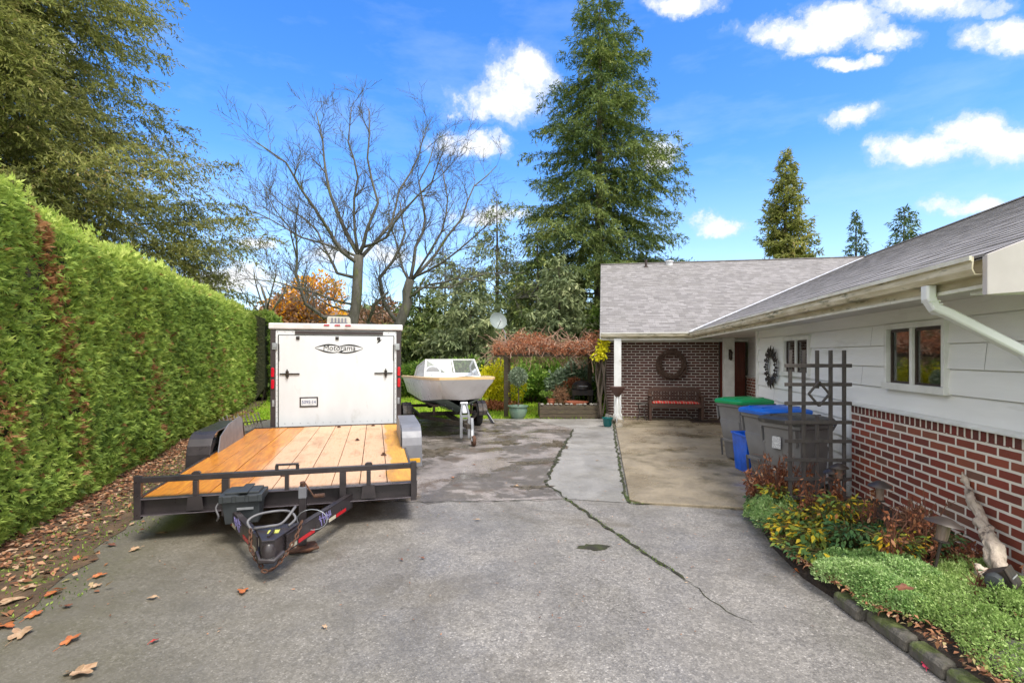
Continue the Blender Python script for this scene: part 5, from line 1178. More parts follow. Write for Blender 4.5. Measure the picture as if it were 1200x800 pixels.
# bare deciduous trees
M['bare_bark'] = mat('mossy_grey_bark', (.125, .115, .095), (.07, .065, .052), 9, .9, bump=.7, bscale=30, stretch=(1, 1, .3), spots=((.13, .15, .025), 2.2, .56))
def bare_tree(name, label, x, y, limbs, seed, maxd=5, m=None, tw_len=1.0, scale=1, n_sub=(3, 5), rmin=.006, moss=False):
    """limbs: list of (polyline points local, r0, r1). Side shoots are grown recursively"""
    r_ = random.Random(seed); e = empty(name, label, 'tree', (x, y, -.03)); tb = MB(); cb_ = MB(); cnt = [0]
    def shoot(p, d, L, r, dep):
        n = 4 if dep > 2 else 3; pts = [p.copy()]; q = p.copy(); dd = d.copy()
        for i in range(n):
            dd = (dd + Vector((r_.gauss(0, .17), r_.gauss(0, .17), r_.gauss(.05, .13)))).normalized(); q = q + dd * L / n; pts.append(q.copy())
        rs = [max(.0045, r * (1 - .75 * i / n)) for i in range(n + 1)]
        cb_.tube(pts, rs, 5 if dep > 2 else (4 if dep > 1 else 3), cap=False); cnt[0] += 1
        if dep <= 0 or L < .16: return
        for i in range(1, n + 1):
            k = r_.choice((1, 1, 2, 2)) if i < n else 2
            for _ in range(k):
                s = dd.orthogonal().normalized(); s.rotate(__import__('mathutils').Quaternion(dd, r_.uniform(0, 6.28)))
                nd = (dd + s * r_.uniform(.45, 1.0) + Vector((0, 0, .16))).normalized()
                shoot(pts[i], nd, L * r_.uniform(.48, .78), rs[i] * .68, dep - 1)
    for li, (pl, r0, r1) in enumerate(limbs):
        P_ = [Vector(p) for p in pl]; n = len(P_)
        # smooth the limb a little
        Q = []
        for i in range(n - 1):
            for t in (0, .5):
                j = P_[i].lerp(P_[i + 1], t)
                if t: j += Vector((r_.gauss(0, .03), r_.gauss(0, .03), r_.gauss(0, .02))) * (P_[i + 1] - P_[i]).length * .9
                Q.append(j)
        Q.append(P_[-1]); k = len(Q); rs = [r0 + (r1 - r0) * i / (k - 1) for i in range(k)]
        (tb if li == 0 or r0 > .09 else cb_).tube(Q, rs, 8 if r0 > .08 else 6, cap=True)
        st = 1 if li else int(k * .55)
        for i in range(max(1, st), k):
            d = (Q[min(i + 1, k - 1)] - Q[i - 1]).normalized()
            for _ in range(r_.choice((1, 2, 2, 3)) if i < k - 1 else 1):
                if li == 0 and i < k - 1: continue
                s = d.orthogonal().normalized(); s.rotate(__import__('mathutils').Quaternion(d, r_.uniform(0, 6.28)))
                nd = (d * .7 + s * r_.uniform(.5, 1.0) + Vector((0, 0, .28))).normalized()
                shoot(Q[i], nd, r_.uniform(.45, .9) * tw_len, min(rs[i] * .6, .022), maxd - 3)
    tb.build('trunk', m or M['bare_bark'], e, smooth='all'); cb_.build('crown', m or M['bare_bark'], e, smooth='all')
    return e
YB = 17.0
def bp(px, py, dy=0.0): # tree limb point at distance YB + dy, relative to the tree base
    Y = YB + dy; return ((px - 600) / 600 * Y, Y, H + (HOR - py) / 600 * Y + .03)
def rel(pts, bx_): return [((p[0] - bx_) * .95, p[1] - YB, p[2] * .95 if p[2] > 3 else p[2]) for p in pts]
bx1 = fx(412, YB)
L1 = [([bp(412, 474), bp(411, 420), bp(413, 380), bp(419, 330), bp(421, 290)], .21, .13),
      ([bp(421, 290), bp(405, 262, .3), bp(393, 235, .6), bp(380, 190, .8), bp(376, 150, .9), bp(368, 115, 1)], .085, .014),
      ([bp(421, 290), bp(430, 262, -.3), bp(445, 225, -.5), bp(432, 170, -.8), bp(434, 110, -1)], .08, .014),
      ([bp(420, 300), bp(400, 285, -.5), bp(382, 255, -.9), bp(352, 210, -1.4), bp(332, 175, -1.7), bp(296, 150, -2)], .075, .012),
      ([bp(421, 296), bp(440, 275, .4), bp(461, 250, .8), bp(470, 210, 1.1), bp(495, 165, 1.4), bp(505, 130, 1.6)], .075, .012),
      ([bp(418, 318), bp(394, 312, .5), bp(383, 290, .9), bp(370, 262, 1.3), bp(345, 240, 1.7), bp(322, 225, 2), bp(296, 196, 2.3)], .06, .010),
      ([bp(411, 372), bp(378, 372, -.4), bp(356, 350, -.8), bp(344, 312, -1.1), bp(345, 275, -1.2), bp(348, 225, -1.3)], .08, .014),
      ([bp(345, 292, -1.2), bp(336, 255, -1.3), bp(318, 232, -1.5), bp(305, 205, -1.6)], .03, .008),
      ([bp(412, 350), bp(390, 345, -.9), bp(360, 333, -1.6), bp(320, 322, -2.4), bp(280, 318, -3.0)], .045, .008),
      ([bp(411, 360), bp(385, 352, .6), bp(362, 335, 1.2), bp(325, 330, 1.8), bp(300, 318, 2.4)], .035, .007),
      ([bp(420, 286), bp(415, 240, 0), bp(420, 195, -.2), bp(408, 150, -.3), bp(412, 108, -.4)], .06, .012),
      ([bp(421, 292), bp(398, 283, .2), bp(350, 268, .4), bp(310, 245, .7), bp(275, 232, 1)], .05, .009),
      ([bp(425, 280), bp(455, 268, -1), bp(480, 232, -1.5), bp(512, 200, -1.9), bp(527, 160, -2.2)], .055, .010)]
L1 = [(rel(p, bx1), a * .95, b * 1.25) for p, a, b in L1]
bare_tree('maple_tree', 'bare leafless maple with tall upright trunk behind the cargo trailer', bx1, YB, L1, 5, maxd=5)
YB = 18.2
bx2 = fx(462, YB)
L2 = [([bp(460, 472), bp(461, 420), bp(466, 385), bp(478, 350), bp(482, 320)], .26, .13),
      ([bp(468, 380), bp(450, 350, -.3), bp(444, 318, -.6), bp(460, 298, -.8), bp(476, 262, -1), bp(470, 225, -1.1)], .10, .018),
      ([bp(466, 390), bp(430, 378, -.5), bp(438, 350, -.9), bp(455, 335, -1.2)], .09, .03),
      ([bp(482, 320), bp(488, 280, .3), bp(500, 245, .5), bp(492, 200, .7), bp(512, 150, .8)], .09, .014),
      ([bp(482, 322), bp(512, 290, .6), bp(545, 245, 1), bp(560, 205, 1.3), bp(588, 180, 1.6)], .08, .012),
      ([bp(484, 318), bp(520, 300, -.7), bp(560, 268, -1.2), bp(590, 240, -1.6)], .055, .010),
      ([bp(478, 345), bp(505, 326, -.6), bp(540, 318, -1.0), bp(580, 322, -1.5), bp(605, 345, -1.8)], .05, .010),
      ([bp(482, 325), bp(468, 290, .8), bp(455, 250, 1.2), bp(452, 205, 1.6)], .06, .012),
      ([bp(484, 320), bp(520, 262, -.2), bp(528, 220, -.3), bp(520, 175, -.3)], .06, .012),
      ([bp(486, 330), bp(530, 330, .8), bp(575, 312, 1.4), bp(610, 312, 2)], .045, .009)]
L2 = [(rel(p, bx2), a * .85, b * 1.2) for p, a, b in L2]
bare_tree('maple_tree', 'bare mossy maple with leaning low forks, right of the upright one', bx2, YB, L2, 15, maxd=5)
YB = 24
bx3 = fx(315, YB)
L3 = [([bp(318, 470), bp(316, 400), bp(312, 360), bp(306, 330)], .12, .05), ([bp(312, 360), bp(300, 330), bp(296, 308)], .05, .012), ([bp(314, 370), bp(335, 335), bp(340, 312)], .05, .012), ([bp(312, 360), bp(322, 322), bp(325, 300)], .05, .012), ([bp(312, 372), bp(290, 345), bp(276, 325)], .045, .01)]
bare_tree('young_tree', 'small thin bare tree between the hedge end and cargo trailer', bx3, YB, [(rel(p, bx3), a, b) for p, a, b in L3], 25, maxd=4, tw_len=.8)

# ------------------------------------------------------------------ shrubs, background
def bush(name, label, x, y, z, rx, ry, rz, m, n, L, W, seed, cat='shrub', group=None, stems=True, lobes=7, hollow=.35, stemm=None):
    g = np.random.default_rng(seed); e = empty(name, label, cat, (x, y, z), 0, group)
    cs = g.normal(0, .42, (lobes, 3)) * [rx, ry, rz]; cs[:, 2] = np.abs(cs[:, 2]) * .8 + rz * .55; lr = g.uniform(.42, .68, lobes)
    k = g.integers(0, lobes, n); q = nrmz(g.normal(size=(n, 3))); rad = (hollow + (1 - hollow) * g.random(n) ** .5)
    P = cs[k] + q * [rx, ry, rz] * (lr[k] * rad * (1 + .22 * np.sin(q[:, 0] * 7 + k) * np.cos(q[:, 2] * 6)))[:, None]
    P[:, 2] = np.abs(P[:, 2] + .02)
    D = q + g.normal(0, .55, (n, 3)); rn = np.clip(.45 + .12 * np.sin(k * 2.1) + g.normal(0, .2, n) + (rad - .8) * .25, 0, 1)
    leaves('foliage', P, D, g.normal(size=(n, 3)), L * g.uniform(.6, 1.3, n), W * g.uniform(.7, 1.2, n), rn, m, e, fold=.15)
    if stems:
        mb = MB()
        for i in range(lobes): c = cs[i]; mb.tube([(c[0] * .1, c[1] * .1, 0), (c[0] * .5, c[1] * .5, c[2] * .5), tuple(c)], [.035 * rz + .008, .02 * rz + .005, .006], 5)
        mb.build('stem', stemm or M['bark'], e, smooth='all')
    return e
M['yellow'] = leaf_mat('yellow_leaves', [(0, (.45, .42, .01)), (.4, (.75, .70, .02)), (1, (.9, .85, .06))], .45)
M['orange'] = leaf_mat('orange_leaves', [(0, (.55, .20, .01)), (.4, (.85, .42, .02)), (.8, (.90, .58, .04)), (1, (.7, .62, .08))], .45)
M['green'] = leaf_mat('green_leaves', [(0, (.06, .12, .025)), (.4, (.15, .27, .04)), (.75, (.28, .41, .07)), (1, (.45, .54, .15))], .35)
M['pale'] = leaf_mat('silver_green_leaves', [(0, (.07, .11, .06)), (.5, (.20, .27, .17)), (1, (.42, .48, .36))], .25)
M['rust_leaf'] = leaf_mat('rust_brown_leaves', [(0, (.12, .04, .02)), (.4, (.32, .11, .05)), (.75, (.50, .22, .11)), (1, (.62, .38, .22))], .3)
M['tan_leaf'] = leaf_mat('tan_beech_leaves', [(0, (.12, .06, .03)), (.5, (.28, .15, .08)), (1, (.42, .26, .15))], .25)
bush('golden_shrub', 'bright yellow shrub on the lawn beside the boat', fx(578, 16.5), 16.5, -.03, .62, .6, .95, M['yellow'], 5200, .075, .05, 61)
bush('orange_tree', 'round orange autumn tree above the cargo trailer roof', fx(362, 33), 33, 1.9, 3.1, 2.4, 2.2, M['orange'], 13000, .22, .14, 62, 'tree')
bush('orange_tree', 'small brown leaved tree left of the orange one', fx(330, 30), 30, 1.0, 1.9, 1.6, 2.7, M['tan_leaf'], 4200, .22, .15, 63, 'tree')
bush('orange_tree', 'dull tan tree between the two bare maple trunks', fx(441, 36), 36, 1.8, 2.0, 2, 1.9, M['tan_leaf'], 5000, .26, .2, 69, 'tree')
sh = [(655, 19.5, 1.5, 1.2, 1.15, 'green', 'wide dark green shrub seen through the pergola'), (690, 18.6, 1.1, 1, 1.35, 'green', 'taller leafy green shrub beside the brick wall end'), (625, 18.2, 1.0, .9, .8, 'green', 'rounded green shrub behind the glazed pot'),
      (668, 17.2, .6, .5, .9, 'pale', 'pale green airy shrub behind the raised planter'), (540, 20.5, 1.6, 1.2, 1.0, 'green', 'low dark shrub behind the boat'), (500, 21, 1.6, 1.2, .9, 'green', 'dark shrub behind the cargo trailer corner'), (600, 21, 1.5, 1.2, 1.1, 'green', 'dark shrub behind the pergola post'), (700, 23, 2.2, 1.6, 2.0, 'green', 'large light green bush behind the wing corner')]
for k, (px, y, a, b, c, mm, lb) in enumerate(sh): bush('garden_shrub', lb, fx(px, y), y, -.03, a, b, c, M[mm], int(5200 * a), .15, .085, 70 + k)
bush('ground_shrub', 'low reddish border plants under the yellow shrub', fx(576, 15.6), 15.6, -.03, .7, .3, .18, M['rust_leaf'], 1500, .07, .045, 90)
# far wood: one mass
n = 36000; g = np.random.default_rng(77)
P = np.stack([g.uniform(-62, 50, n), g.uniform(52, 64, n), g.random(n) ** .8], 1)
topz = 3.6 + 1.4 * np.sin(P[:, 0] * .31) + 1.6 * np.sin(P[:, 0] * .83 + 1) + 1.1 * np.sin(P[:, 0] * 1.9); topz = np.where(P[:, 0] > 8, topz * .8, np.where(P[:, 0] > -12, topz * 1.6, topz))
P[:, 2] *= topz
o = leaves('far_wood', P, g.normal(size=(n, 3)) + [0, 0, -.2], g.normal(size=(n, 3)), 1.0 * g.uniform(.5, 1.2, n), .55, np.clip(g.normal(.4, .2, n), 0, 1), M['hazy'])
tag(o, 'line of distant woodland behind the garden', 'wood', kind='stuff')
n = 30000; P = np.stack([g.uniform(-7, 7, n), g.uniform(28, 33, n), g.random(n) ** .9], 1); P[:, 2] *= 2.6 + 1.0 * np.sin(P[:, 0] * .9) + .8 * np.sin(P[:, 0] * 2.3)
o = leaves('undergrowth', P, g.normal(size=(n, 3)) + [0, 0, -.2], g.normal(size=(n, 3)), .30 * g.uniform(.5, 1.2, n), .16, np.clip(g.normal(.5, .22, n), 0, 1), M['green'])
tag(o, 'tangled dark undergrowth at the back of the garden', 'undergrowth', kind='stuff')
# neighbouring house glimpsed behind the bare trees
nh = empty('neighbour_house', 'tan house with brown roof glimpsed between the bare maple trunks', 'house', (fx(395, 42), 42, 0), R(12))
mb = MB(); mb.box(-5, 5, 0, 7, 0, 3.4); mb.prism([(0, 3.4), (3.5, 5.4), (7, 3.4)], 'x', -5, 5); mb.build('wall', mat('tan_wall', (.40, .27, .18), (.34, .22, .15), 3, .8), nh)
mb = MB(); mb.prism([(-.5, 3.15), (3.5, 5.5), (7.5, 3.15), (7.5, 3.3), (3.5, 5.68), (-.5, 3.3)], 'x', -5.4, 5.4); mb.build('roof', mat('brown_roof', (.20, .12, .085), (.15, .09, .065), 3, .8), nh)
for x in (-3, .2, 3.2):
    mb = MB(); mb.box(x - .6, x + .6, -.04, -.005, 1.2, 2.4); f = mb.build('window', M['trim'], nh); mb = MB(); mb.box(x - .5, x + .5, -.06, -.041, 1.3, 2.3); mb.build('pane', M['interior'], f)
# ------------------------------------------------------------------ pergola, planter, pots
M['oldwood'] = mat('old_mossy_timber', (.10, .075, .045), (.055, .042, .028), 6, .85, stretch=(1, 5, 5), bump=.4, spots=((.10, .12, .03), 4, .56))
pg = empty('pergola', 'dark timber pergola frame standing at the lawn edge', 'pergola', (0, 13.9, 0))
for x, y in ((-.16, 0), (2.42, .3), (-.1, 2.2), (2.5, 2.6)):
    mb = MB(); mb.box(x - .06, x + .06, y - .06, y + .06, -.03, 1.72); mb.build('post', M['oldwood'], pg, bevel=.008)
mb = MB(); mb.box(-.45, 2.36, -.04, .04, 1.62, 1.745); mb.build('beam', M['oldwood'], pg, bevel=.006); mb = MB(); mb.box(-.45, 2.5, 2.2, 2.28, 1.65, 1.77); mb.build('beam', M['oldwood'], pg, bevel=.006)
for k in range(8): mb = MB(); mb.box(-.38 + k * .38, -.33 + k * .38, -.3, 2.5, 1.78, 1.87); mb.build('rafter', M['oldwood'], pg, bevel=.004)
vn = empty('dead_vine', 'tangled rust brown dry vine heaped over the pergola', 'vine', (0, 13.9, 1.6))
g = np.random.default_rng(5); mb = MB(); r_ = random.Random(6)
for k in range(620):
    x = r_.uniform(-.45, 2.45); y = r_.uniform(-.45, 2.3); z = .12 + r_.random() * .40 * (1 - abs(x - 1.0) / 3.2); d = Vector((r_.gauss(0, 1), r_.gauss(0, .6), r_.gauss(0, .45))).normalized(); p = Vector((x, y, z)); pts = [p]
    for i in range(5): d = (d + Vector((r_.gauss(0, .35), r_.gauss(0, .3), r_.gauss(-.08, .3)))).normalized(); p = p + d * .13; pts.append(p.copy())
    mb.tube(pts, r_.uniform(.004, .010), 4, cap=False)
mb.build('twig', mat('dry_vine_stem', (.40, .25, .17), (.24, .14, .095), 9, .9), vn)
n = 11000; P = np.stack([g.uniform(-.5, 2.5, n), g.uniform(-.5, 2.3, n), .06 + g.random(n) * .5 * (1 + .25 * np.sin(g.uniform(-.5, 2.5, n) * 5))], 1)
P[:, 2] *= (.8 + .25 * np.sin(P[:, 0] * 3.1) + .1 * np.sin(P[:, 0] * 9)); P[:, 2] += .04
leaves('foliage', P, g.normal(size=(n, 3)) + [0, -.3, -.3], g.normal(size=(n, 3)), .06 * g.uniform(.6, 1.4, n), .035, np.clip(g.normal(.5, .22, n), 0, 1), M['rust_leaf'], vn, fold=.3)
# woody climber with a few yellow leaves at the corner of the wing
vx, vy = hw(-.02, 13.5)
cl = empty('climbing_vine', 'twisted woody climber with yellow leaves at the brick corner', 'climber', (vx, vy, 0))
for k in range(5):
    mb = MB(); mb.tube([(-.10 + .05 * k + .05 * math.sin(z * 4 + k * 1.7), .03 * math.cos(z * 5 + k), z) for z in [i * .15 for i in range(14)]], .020 + .006 * (k % 3), 6); mb.build('stem', M['bark'], cl, smooth='all')
n = 260; P = np.stack([g.normal(-.02, .07, n), g.normal(-.1, .05, n), 1.55 + g.random(n) * .5], 1); P[:, 0] += (P[:, 2] - 1.8) * .25
leaves('foliage', P, g.normal(size=(n, 3)) + [0, -.4, -.6], g.normal(size=(n, 3)) + [0, -.8, 0], .085, .065, g.random(n), M['yellow'], cl, fold=.2)
pb = empty('raised_planter', 'low mossy timber planter box beside the brick corner', 'planter', (1.52, 13.68, 0))
for k in range(3):
    mb = MB(); z = .01 + k * .115; mb.box(-.80, .84, -.30, -.20, z, z + .108); mb.box(-.80, -.70, -.198, .55, z, z + .108); mb.box(.74, .84, -.198, .55, z, z + .108); mb.build('timber', M['oldwood'], pb, bevel=.008)
mb = MB(); mb.box(-.70, .74, -.2, .55, .0, .30); mb.build('soil', M['bed_soil'], pb)
for k in range(12):
    rock('stone', .80 + k * .125 + random.uniform(-.03, .03), 13.43 + random.uniform(-.03, .03), .375, random.uniform(.04, .07), .04, .03, 200 + k, 'small pale stone lying along the timber planter edge', 'stones on the planter edge', m=mat('pale_stone', (.28, .26, .22), (.18, .165, .14), 12, .8) if k == 0 else bpy.data.materials['pale_stone'])
def pot(x, y, z, r, h, m, label, cat='pot'):
    mb = MB(); mb.lathe([(0, 0), (r * .62, 0), (r * .72, h * .1), (r * .95, h * .62), (r * .90, h * .85), (r * 1.05, h * .93), (r * 1.05, h), (r * .93, h), (r * .86, h * .86), (0, h * .84)], n=26); o = mb.build('flower_pot', m, None, smooth=True); o.location = (x, y, z); tag(o, label, cat); return o
x, y = gp(607, 490)
pot(x, y, 0, .26, .34, mat('celadon_glaze', (.13, .22, .17), (.19, .27, .20), 5, .25, spots=((.30, .27, .20), 4, .64)), 'large pale green glazed pot by the pergola post')
tp = empty('potted_tree', 'little round headed tree growing in the green glazed pot', 'plant', (x, y, .28))
mb = MB(); mb.tube([(0, 0, 0), (.02, 0, .3), (-.01, 0, .62), (.0, 0, .85)], [.016, .014, .012, .008], 6); mb.build('stem', M['bark'], tp)
n = 2400; q = nrmz(g.normal(size=(n, 3))); leaves('foliage', q * (g.random(n) ** .4 * .24)[:, None] + [0, 0, .82], q + g.normal(0, .5, (n, 3)), g.normal(size=(n, 3)), .05, .022, g.random(n), M['pale'], tp)
M['terra'] = mat('terracotta', (.42, .13, .06), (.33, .10, .05), 6, .7)
pot(1.05, 13.75, .30, .11, .2, M['terra'], 'small terracotta pot in the raised planter, left one')
mb = MB(); mb.lathe([(0, 0), (.24, .0), (.31, .06), (.33, .12), (.30, .12), (.27, .07), (0, .04)], n=26); o = mb.build('bowl', M['terra'], None, smooth=True); o.location = (1.72, 13.72, .302); tag(o, 'wide orange clay bowl standing in the raised planter', 'bowl')
bush('dry_plant', 'bleached dry grass tuft in the raised planter', 1.3, 13.7, .30, .2, .16, .28, M['tan_leaf'], 900, .12, .01, 95, 'plant', stems=False)
bush('small_tree', 'tiny bonsai with flat crown in the raised planter', .93, 13.72, .50, .17, .12, .11, M['green'], 700, .04, .022, 96, 'plant')
kt = empty('kettle_barbecue', 'black lidded barbecue beyond the raised planter', 'barbecue', (2.0, 14.65, -.03))
mb = MB(); mb.box(-.3, .3, -.2, .2, .55, .72); mb.lathe([(.0, .98), (.16, .95), (.27, .86), (.30, .73), (0, .73)], n=20); mb.build('body', M['iron'], kt, bevel=.01)
for sx_ in (-.26, .26):
    for sy_ in (-.16, .16): mb = MB(); mb.bar((sx_, sy_, 0), (sx_, sy_, .55), .03); mb.build('leg', M['iron'], kt)
mb = MB(); mb.tube([(-.12, -.3, .82), (-.12, -.34, .82), (.12, -.34, .82), (.12, -.3, .82)], .01, 5); mb.build('handle', M['galv'], kt)
bush('flowering_plant', 'reddish leafed plant above the barbecue lid', 1.9, 15.3, .55, .35, .25, .32, M['rust_leaf'], 700, .06, .04, 97, 'plant')
dsh = empty('satellite_dish', 'pale grey satellite dish on a thin mast over the pergola', 'satellite dish', (fx(592, 16.4), 16.4, -.03))
mb = MB(); mb.tube([(0, 0, 0), (0, 0, 2.4), (-.12, 0, 2.62)], .022, 8); mb.build('mast', M['galv'], dsh)
Md = Matrix.Translation((-.24, -.05, 2.76)) @ Matrix.Rotation(R(70), 4, 'X') @ Matrix.Rotation(R(20), 4, 'Y')
mb = MB(); mb.lathe([(0, 0), (.12, .012), (.22, .045), (.28, .085), (.285, .08), (.22, .035), (.12, .002), (0, -.01)], n=26, M=Md); mb.build('reflector', mat('dish_grey', (.22, .26, .25), None, 6, .5), dsh, smooth=True)
mb = MB(); mb.tube([Md @ Vector((0, -.2, .03)), Md @ Vector((0, -.1, .3))], .012, 6); mb.bar(Md @ Vector((0, -.1, .3)), Md @ Vector((0, -.02, .33)), .05); mb.build('receiver_arm', M['galv'], dsh)
# low wire rack behind the left fender
wr = empty('wire_rack', 'row of pale thin stakes leaning between hedge and flatbed fender', 'rack', (-5.35, 10.3, 0), R(62))
mb = MB()
for k in range(12): mb.bar((k * .075 - .4, .0, .0), (k * .075 - .48, .12, .42 + .03 * (k % 3)), .014, .02)
mb.build('stake', mat('pale_stake', (.26, .23, .21), (.16, .14, .12), 9, .8), wr)
mb = MB(); mb.bar((-.5, .05, .3), (.5, .05, .3), .02); mb.bar((-.5, .02, .12), (.5, .02, .12), .02); mb.build('rail', M['oldwood'], wr)

# ------------------------------------------------------------------ flower bed along the house
edge = [(2.25, 1.2), (2.26, 2.4), (2.26, 2.9), (2.20, 3.3), (2.16, 3.8), (2.24, 4.4), (2.42, 5.0), (2.60, 5.45), (2.95, 5.5)]
wall = [hw(2.70, 5.75), hw(2.70, 1.0)]
mb = MB(); outl = edge + wall
n0 = len(edge); bt_ = [(x, y, .10) for x, y in edge] + [(wall[0][0], wall[0][1], .2), (wall[1][0], wall[1][1], .2)]
inner = [(x + .32, y + .02, .16 + .02 * math.sin(y * 5)) for x, y in edge]
vs = [(x, y, -.02) for x, y in edge] + [(x, y, .08 if y < 3.2 else .035) for x, y in edge] + inner + [(*wall[0], .20), (*wall[1], .20)]
fs = [(i, i + 1, n0 + i + 1, n0 + i) for i in range(n0 - 1)] + [(n0 + i, n0 + i + 1, 2 * n0 + i + 1, 2 * n0 + i) for i in range(n0 - 1)] + [tuple([2 * n0 + i for i in range(n0)] + [3 * n0, 3 * n0 + 1])]
mb.add(vs, fs); mb.build('flower_bed', M['bed_soil']); tag(bpy.data.objects['flower_bed'], kind='structure')
def bed_z(x, y):
    t, s_ = th(x, y); return .10 + .10 * min(1, max(0, (t - 1.5) / 1.1))
def edge_x(y): return float(np.interp(y, [p[1] for p in edge], [p[0] for p in edge]))
# kerb stones
k = 0; y = 1.45
M['mossy_stone'] = mat('mossy_edging', (.13, .115, .095), (.07, .065, .05), 9, .9, bump=1, bscale=22, bdist=.02, spots=((.09, .11, .03), 5, .5))
while y < 3.25:
    L = random.uniform(.22, .34)
    mb = MB(); bmx = [(-.06, 0, 0), (.06, 0, 0), (.055, L - .012, 0), (-.055, L - .015, 0)]
    mb.loft([[(a, b, 0) for a, b, _ in bmx], [(a * .95, b, .06) for a, b, _ in bmx], [(a * .7, b * .96 + .006, .082) for a, b, _ in bmx]])
    o = mb.build('edging_stone', M['mossy_stone'], None, bevel=.012); o.location = (edge_x(y) - .02, y, 0); tag(o, 'rough grey edging stone along the flower bed by the driveway', 'edging stone', 'edging stones of the flower bed'); y += L
rock('stone', 2.50, 2.46, .13, .17, .11, .07, 301, 'large rounded grey rock at the near corner of the flower bed')
# ground cover: pale mound forming plants
M['sedum'] = leaf_mat('sedum_leaves', [(0, (.09, .18, .05)), (.35, (.25, .42, .12)), (.7, (.46, .62, .25)), (1, (.66, .77, .40))], .35)
M['lime'] = leaf_mat('lime_groundcover_leaves', [(0, (.11, .19, .04)), (.4, (.28, .42, .11)), (.8, (.45, .58, .21)), (1, (.60, .68, .34))], .3)
def carpet(name, label, cx, cy, rx, ry, rz, m, n, L, seed, hang=.0, z0=None, rot=0):
    g = np.random.default_rng(seed); a = g.uniform(0, 2 * np.pi, n); rr = np.sqrt(g.random(n)); lump = 1 + .13 * np.sin(a * 3 + seed) + .08 * np.sin(a * 7 + seed)
    x = rr * np.cos(a) * lump; y = rr * np.sin(a) * lump; ca, sa = math.cos(rot), math.sin(rot)
    X = cx + x * rx * ca - y * ry * sa; Y = cy + x * rx * sa + y * ry * ca
    base = np.array([bed_z(p, q) for p, q in zip(X, Y)]) if z0 is None else np.full(n, z0)
    ex = np.interp(Y, [p[1] for p in edge], [p[0] for p in edge]); base = np.where(X < ex, base * (1 - .9 * np.clip((ex - X) / .16, 0, 1)), base)
    hgt = rz * np.sqrt(np.clip(1 - rr ** 2.6, 0.03, 1)) * (1 + .55 * vnoise(np.stack([X, Y, X * 0], 1), 11, seed) + .25 * vnoise(np.stack([X, Y, X * 0], 1), 30, seed + 3))
    Z = base + hgt * (1 - .5 * g.random(n) ** 2.2) + .004
    nor = nrmz(np.stack([x * rz / rx * 1.6, y * rz / ry * 1.6, np.full(n, .6)], 1))
    D = nor + g.normal(0, .65, (n, 3)); o = leaves(name, np.stack([X, Y, Z], 1), D, g.normal(size=(n, 3)) + nor, L * g.uniform(.45, 1.6, n), L * .55 * g.uniform(.7, 1.3, n), np.clip(.5 + .16 * vnoise(np.stack([X, Y, Z], 1), 14, seed) + g.normal(0, .19, n), 0, 1), m, None, fold=.25)
    tag(o, label, 'ground cover', kind='stuff'); return o
carpet('ground_cover', 'pale green mound of groundcover spilling over the near bed edge', 2.46, 3.40, .33, .48, .13, M['sedum'], 26000, .017, 1)
carpet('ground_cover', 'bright lime groundcover at the nearest corner of the bed', 2.72, 2.72, .46, .62, .13, M['lime'], 32000, .015, 2)
carpet('ground_cover', 'pale green groundcover mound near the bins', 2.50, 4.85, .22, .50, .12, M['sedum'], 14000, .018, 3)
carpet('ground_cover', 'low green groundcover beside the black floodlight', 3.02, 3.22, .26, .40, .08, M['lime'], 10000, .017, 4)
# leafy perennials
def perennial(label, x, y, n, L, W, hgt, m, seed, name='leafy_plant', spread=.18, up=.6):
    g = np.random.default_rng(seed); z = bed_z(x, y); e = empty(name, label, 'plant', (x, y, z - .005)); mb = MB()
    P, D = [], []
    for k in range(n):
        a = g.uniform(0, 6.28); rr = g.uniform(.1, 1) * spread; h = hgt * g.uniform(.4, 1); tip = Vector((rr * math.cos(a), rr * math.sin(a), h))
        mb.tube([(0, 0, 0), (tip.x * .3, tip.y * .3, h * .6), tuple(tip)], [.004, .003, .002], 4, cap=False); P.append(tip); D.append((math.cos(a), math.sin(a), up * g.normal(.0, .8)))
    mb.build('stem', mat('plant_stem', (.12, .12, .03), (.16, .09, .04), 9, .8) if 'plant_stem' not in bpy.data.materials else bpy.data.materials['plant_stem'], e)
    leaves('foliage', P, D, g.normal(0, .4, (n, 3)) + [0, 0, 1], L * g.uniform(.6, 1.2, n), W * g.uniform(.7, 1.2, n), g.random(n), m, e, fold=.3, spray=0)
    return e
M['hosta'] = leaf_mat('hosta_leaves', [(0, (.06, .11, .04)), (.3, (.12, .22, .05)), (.5, (.25, .32, .06)), (.7, (.62, .52, .04)), (.9, (.80, .48, .03)), (1, (.45, .18, .06))], .3)
M['deepg'] = leaf_mat('deep_green_leaves', [(0, (.02, .05, .02)), (.5, (.05, .12, .04)), (1, (.11, .21, .06))], .2)
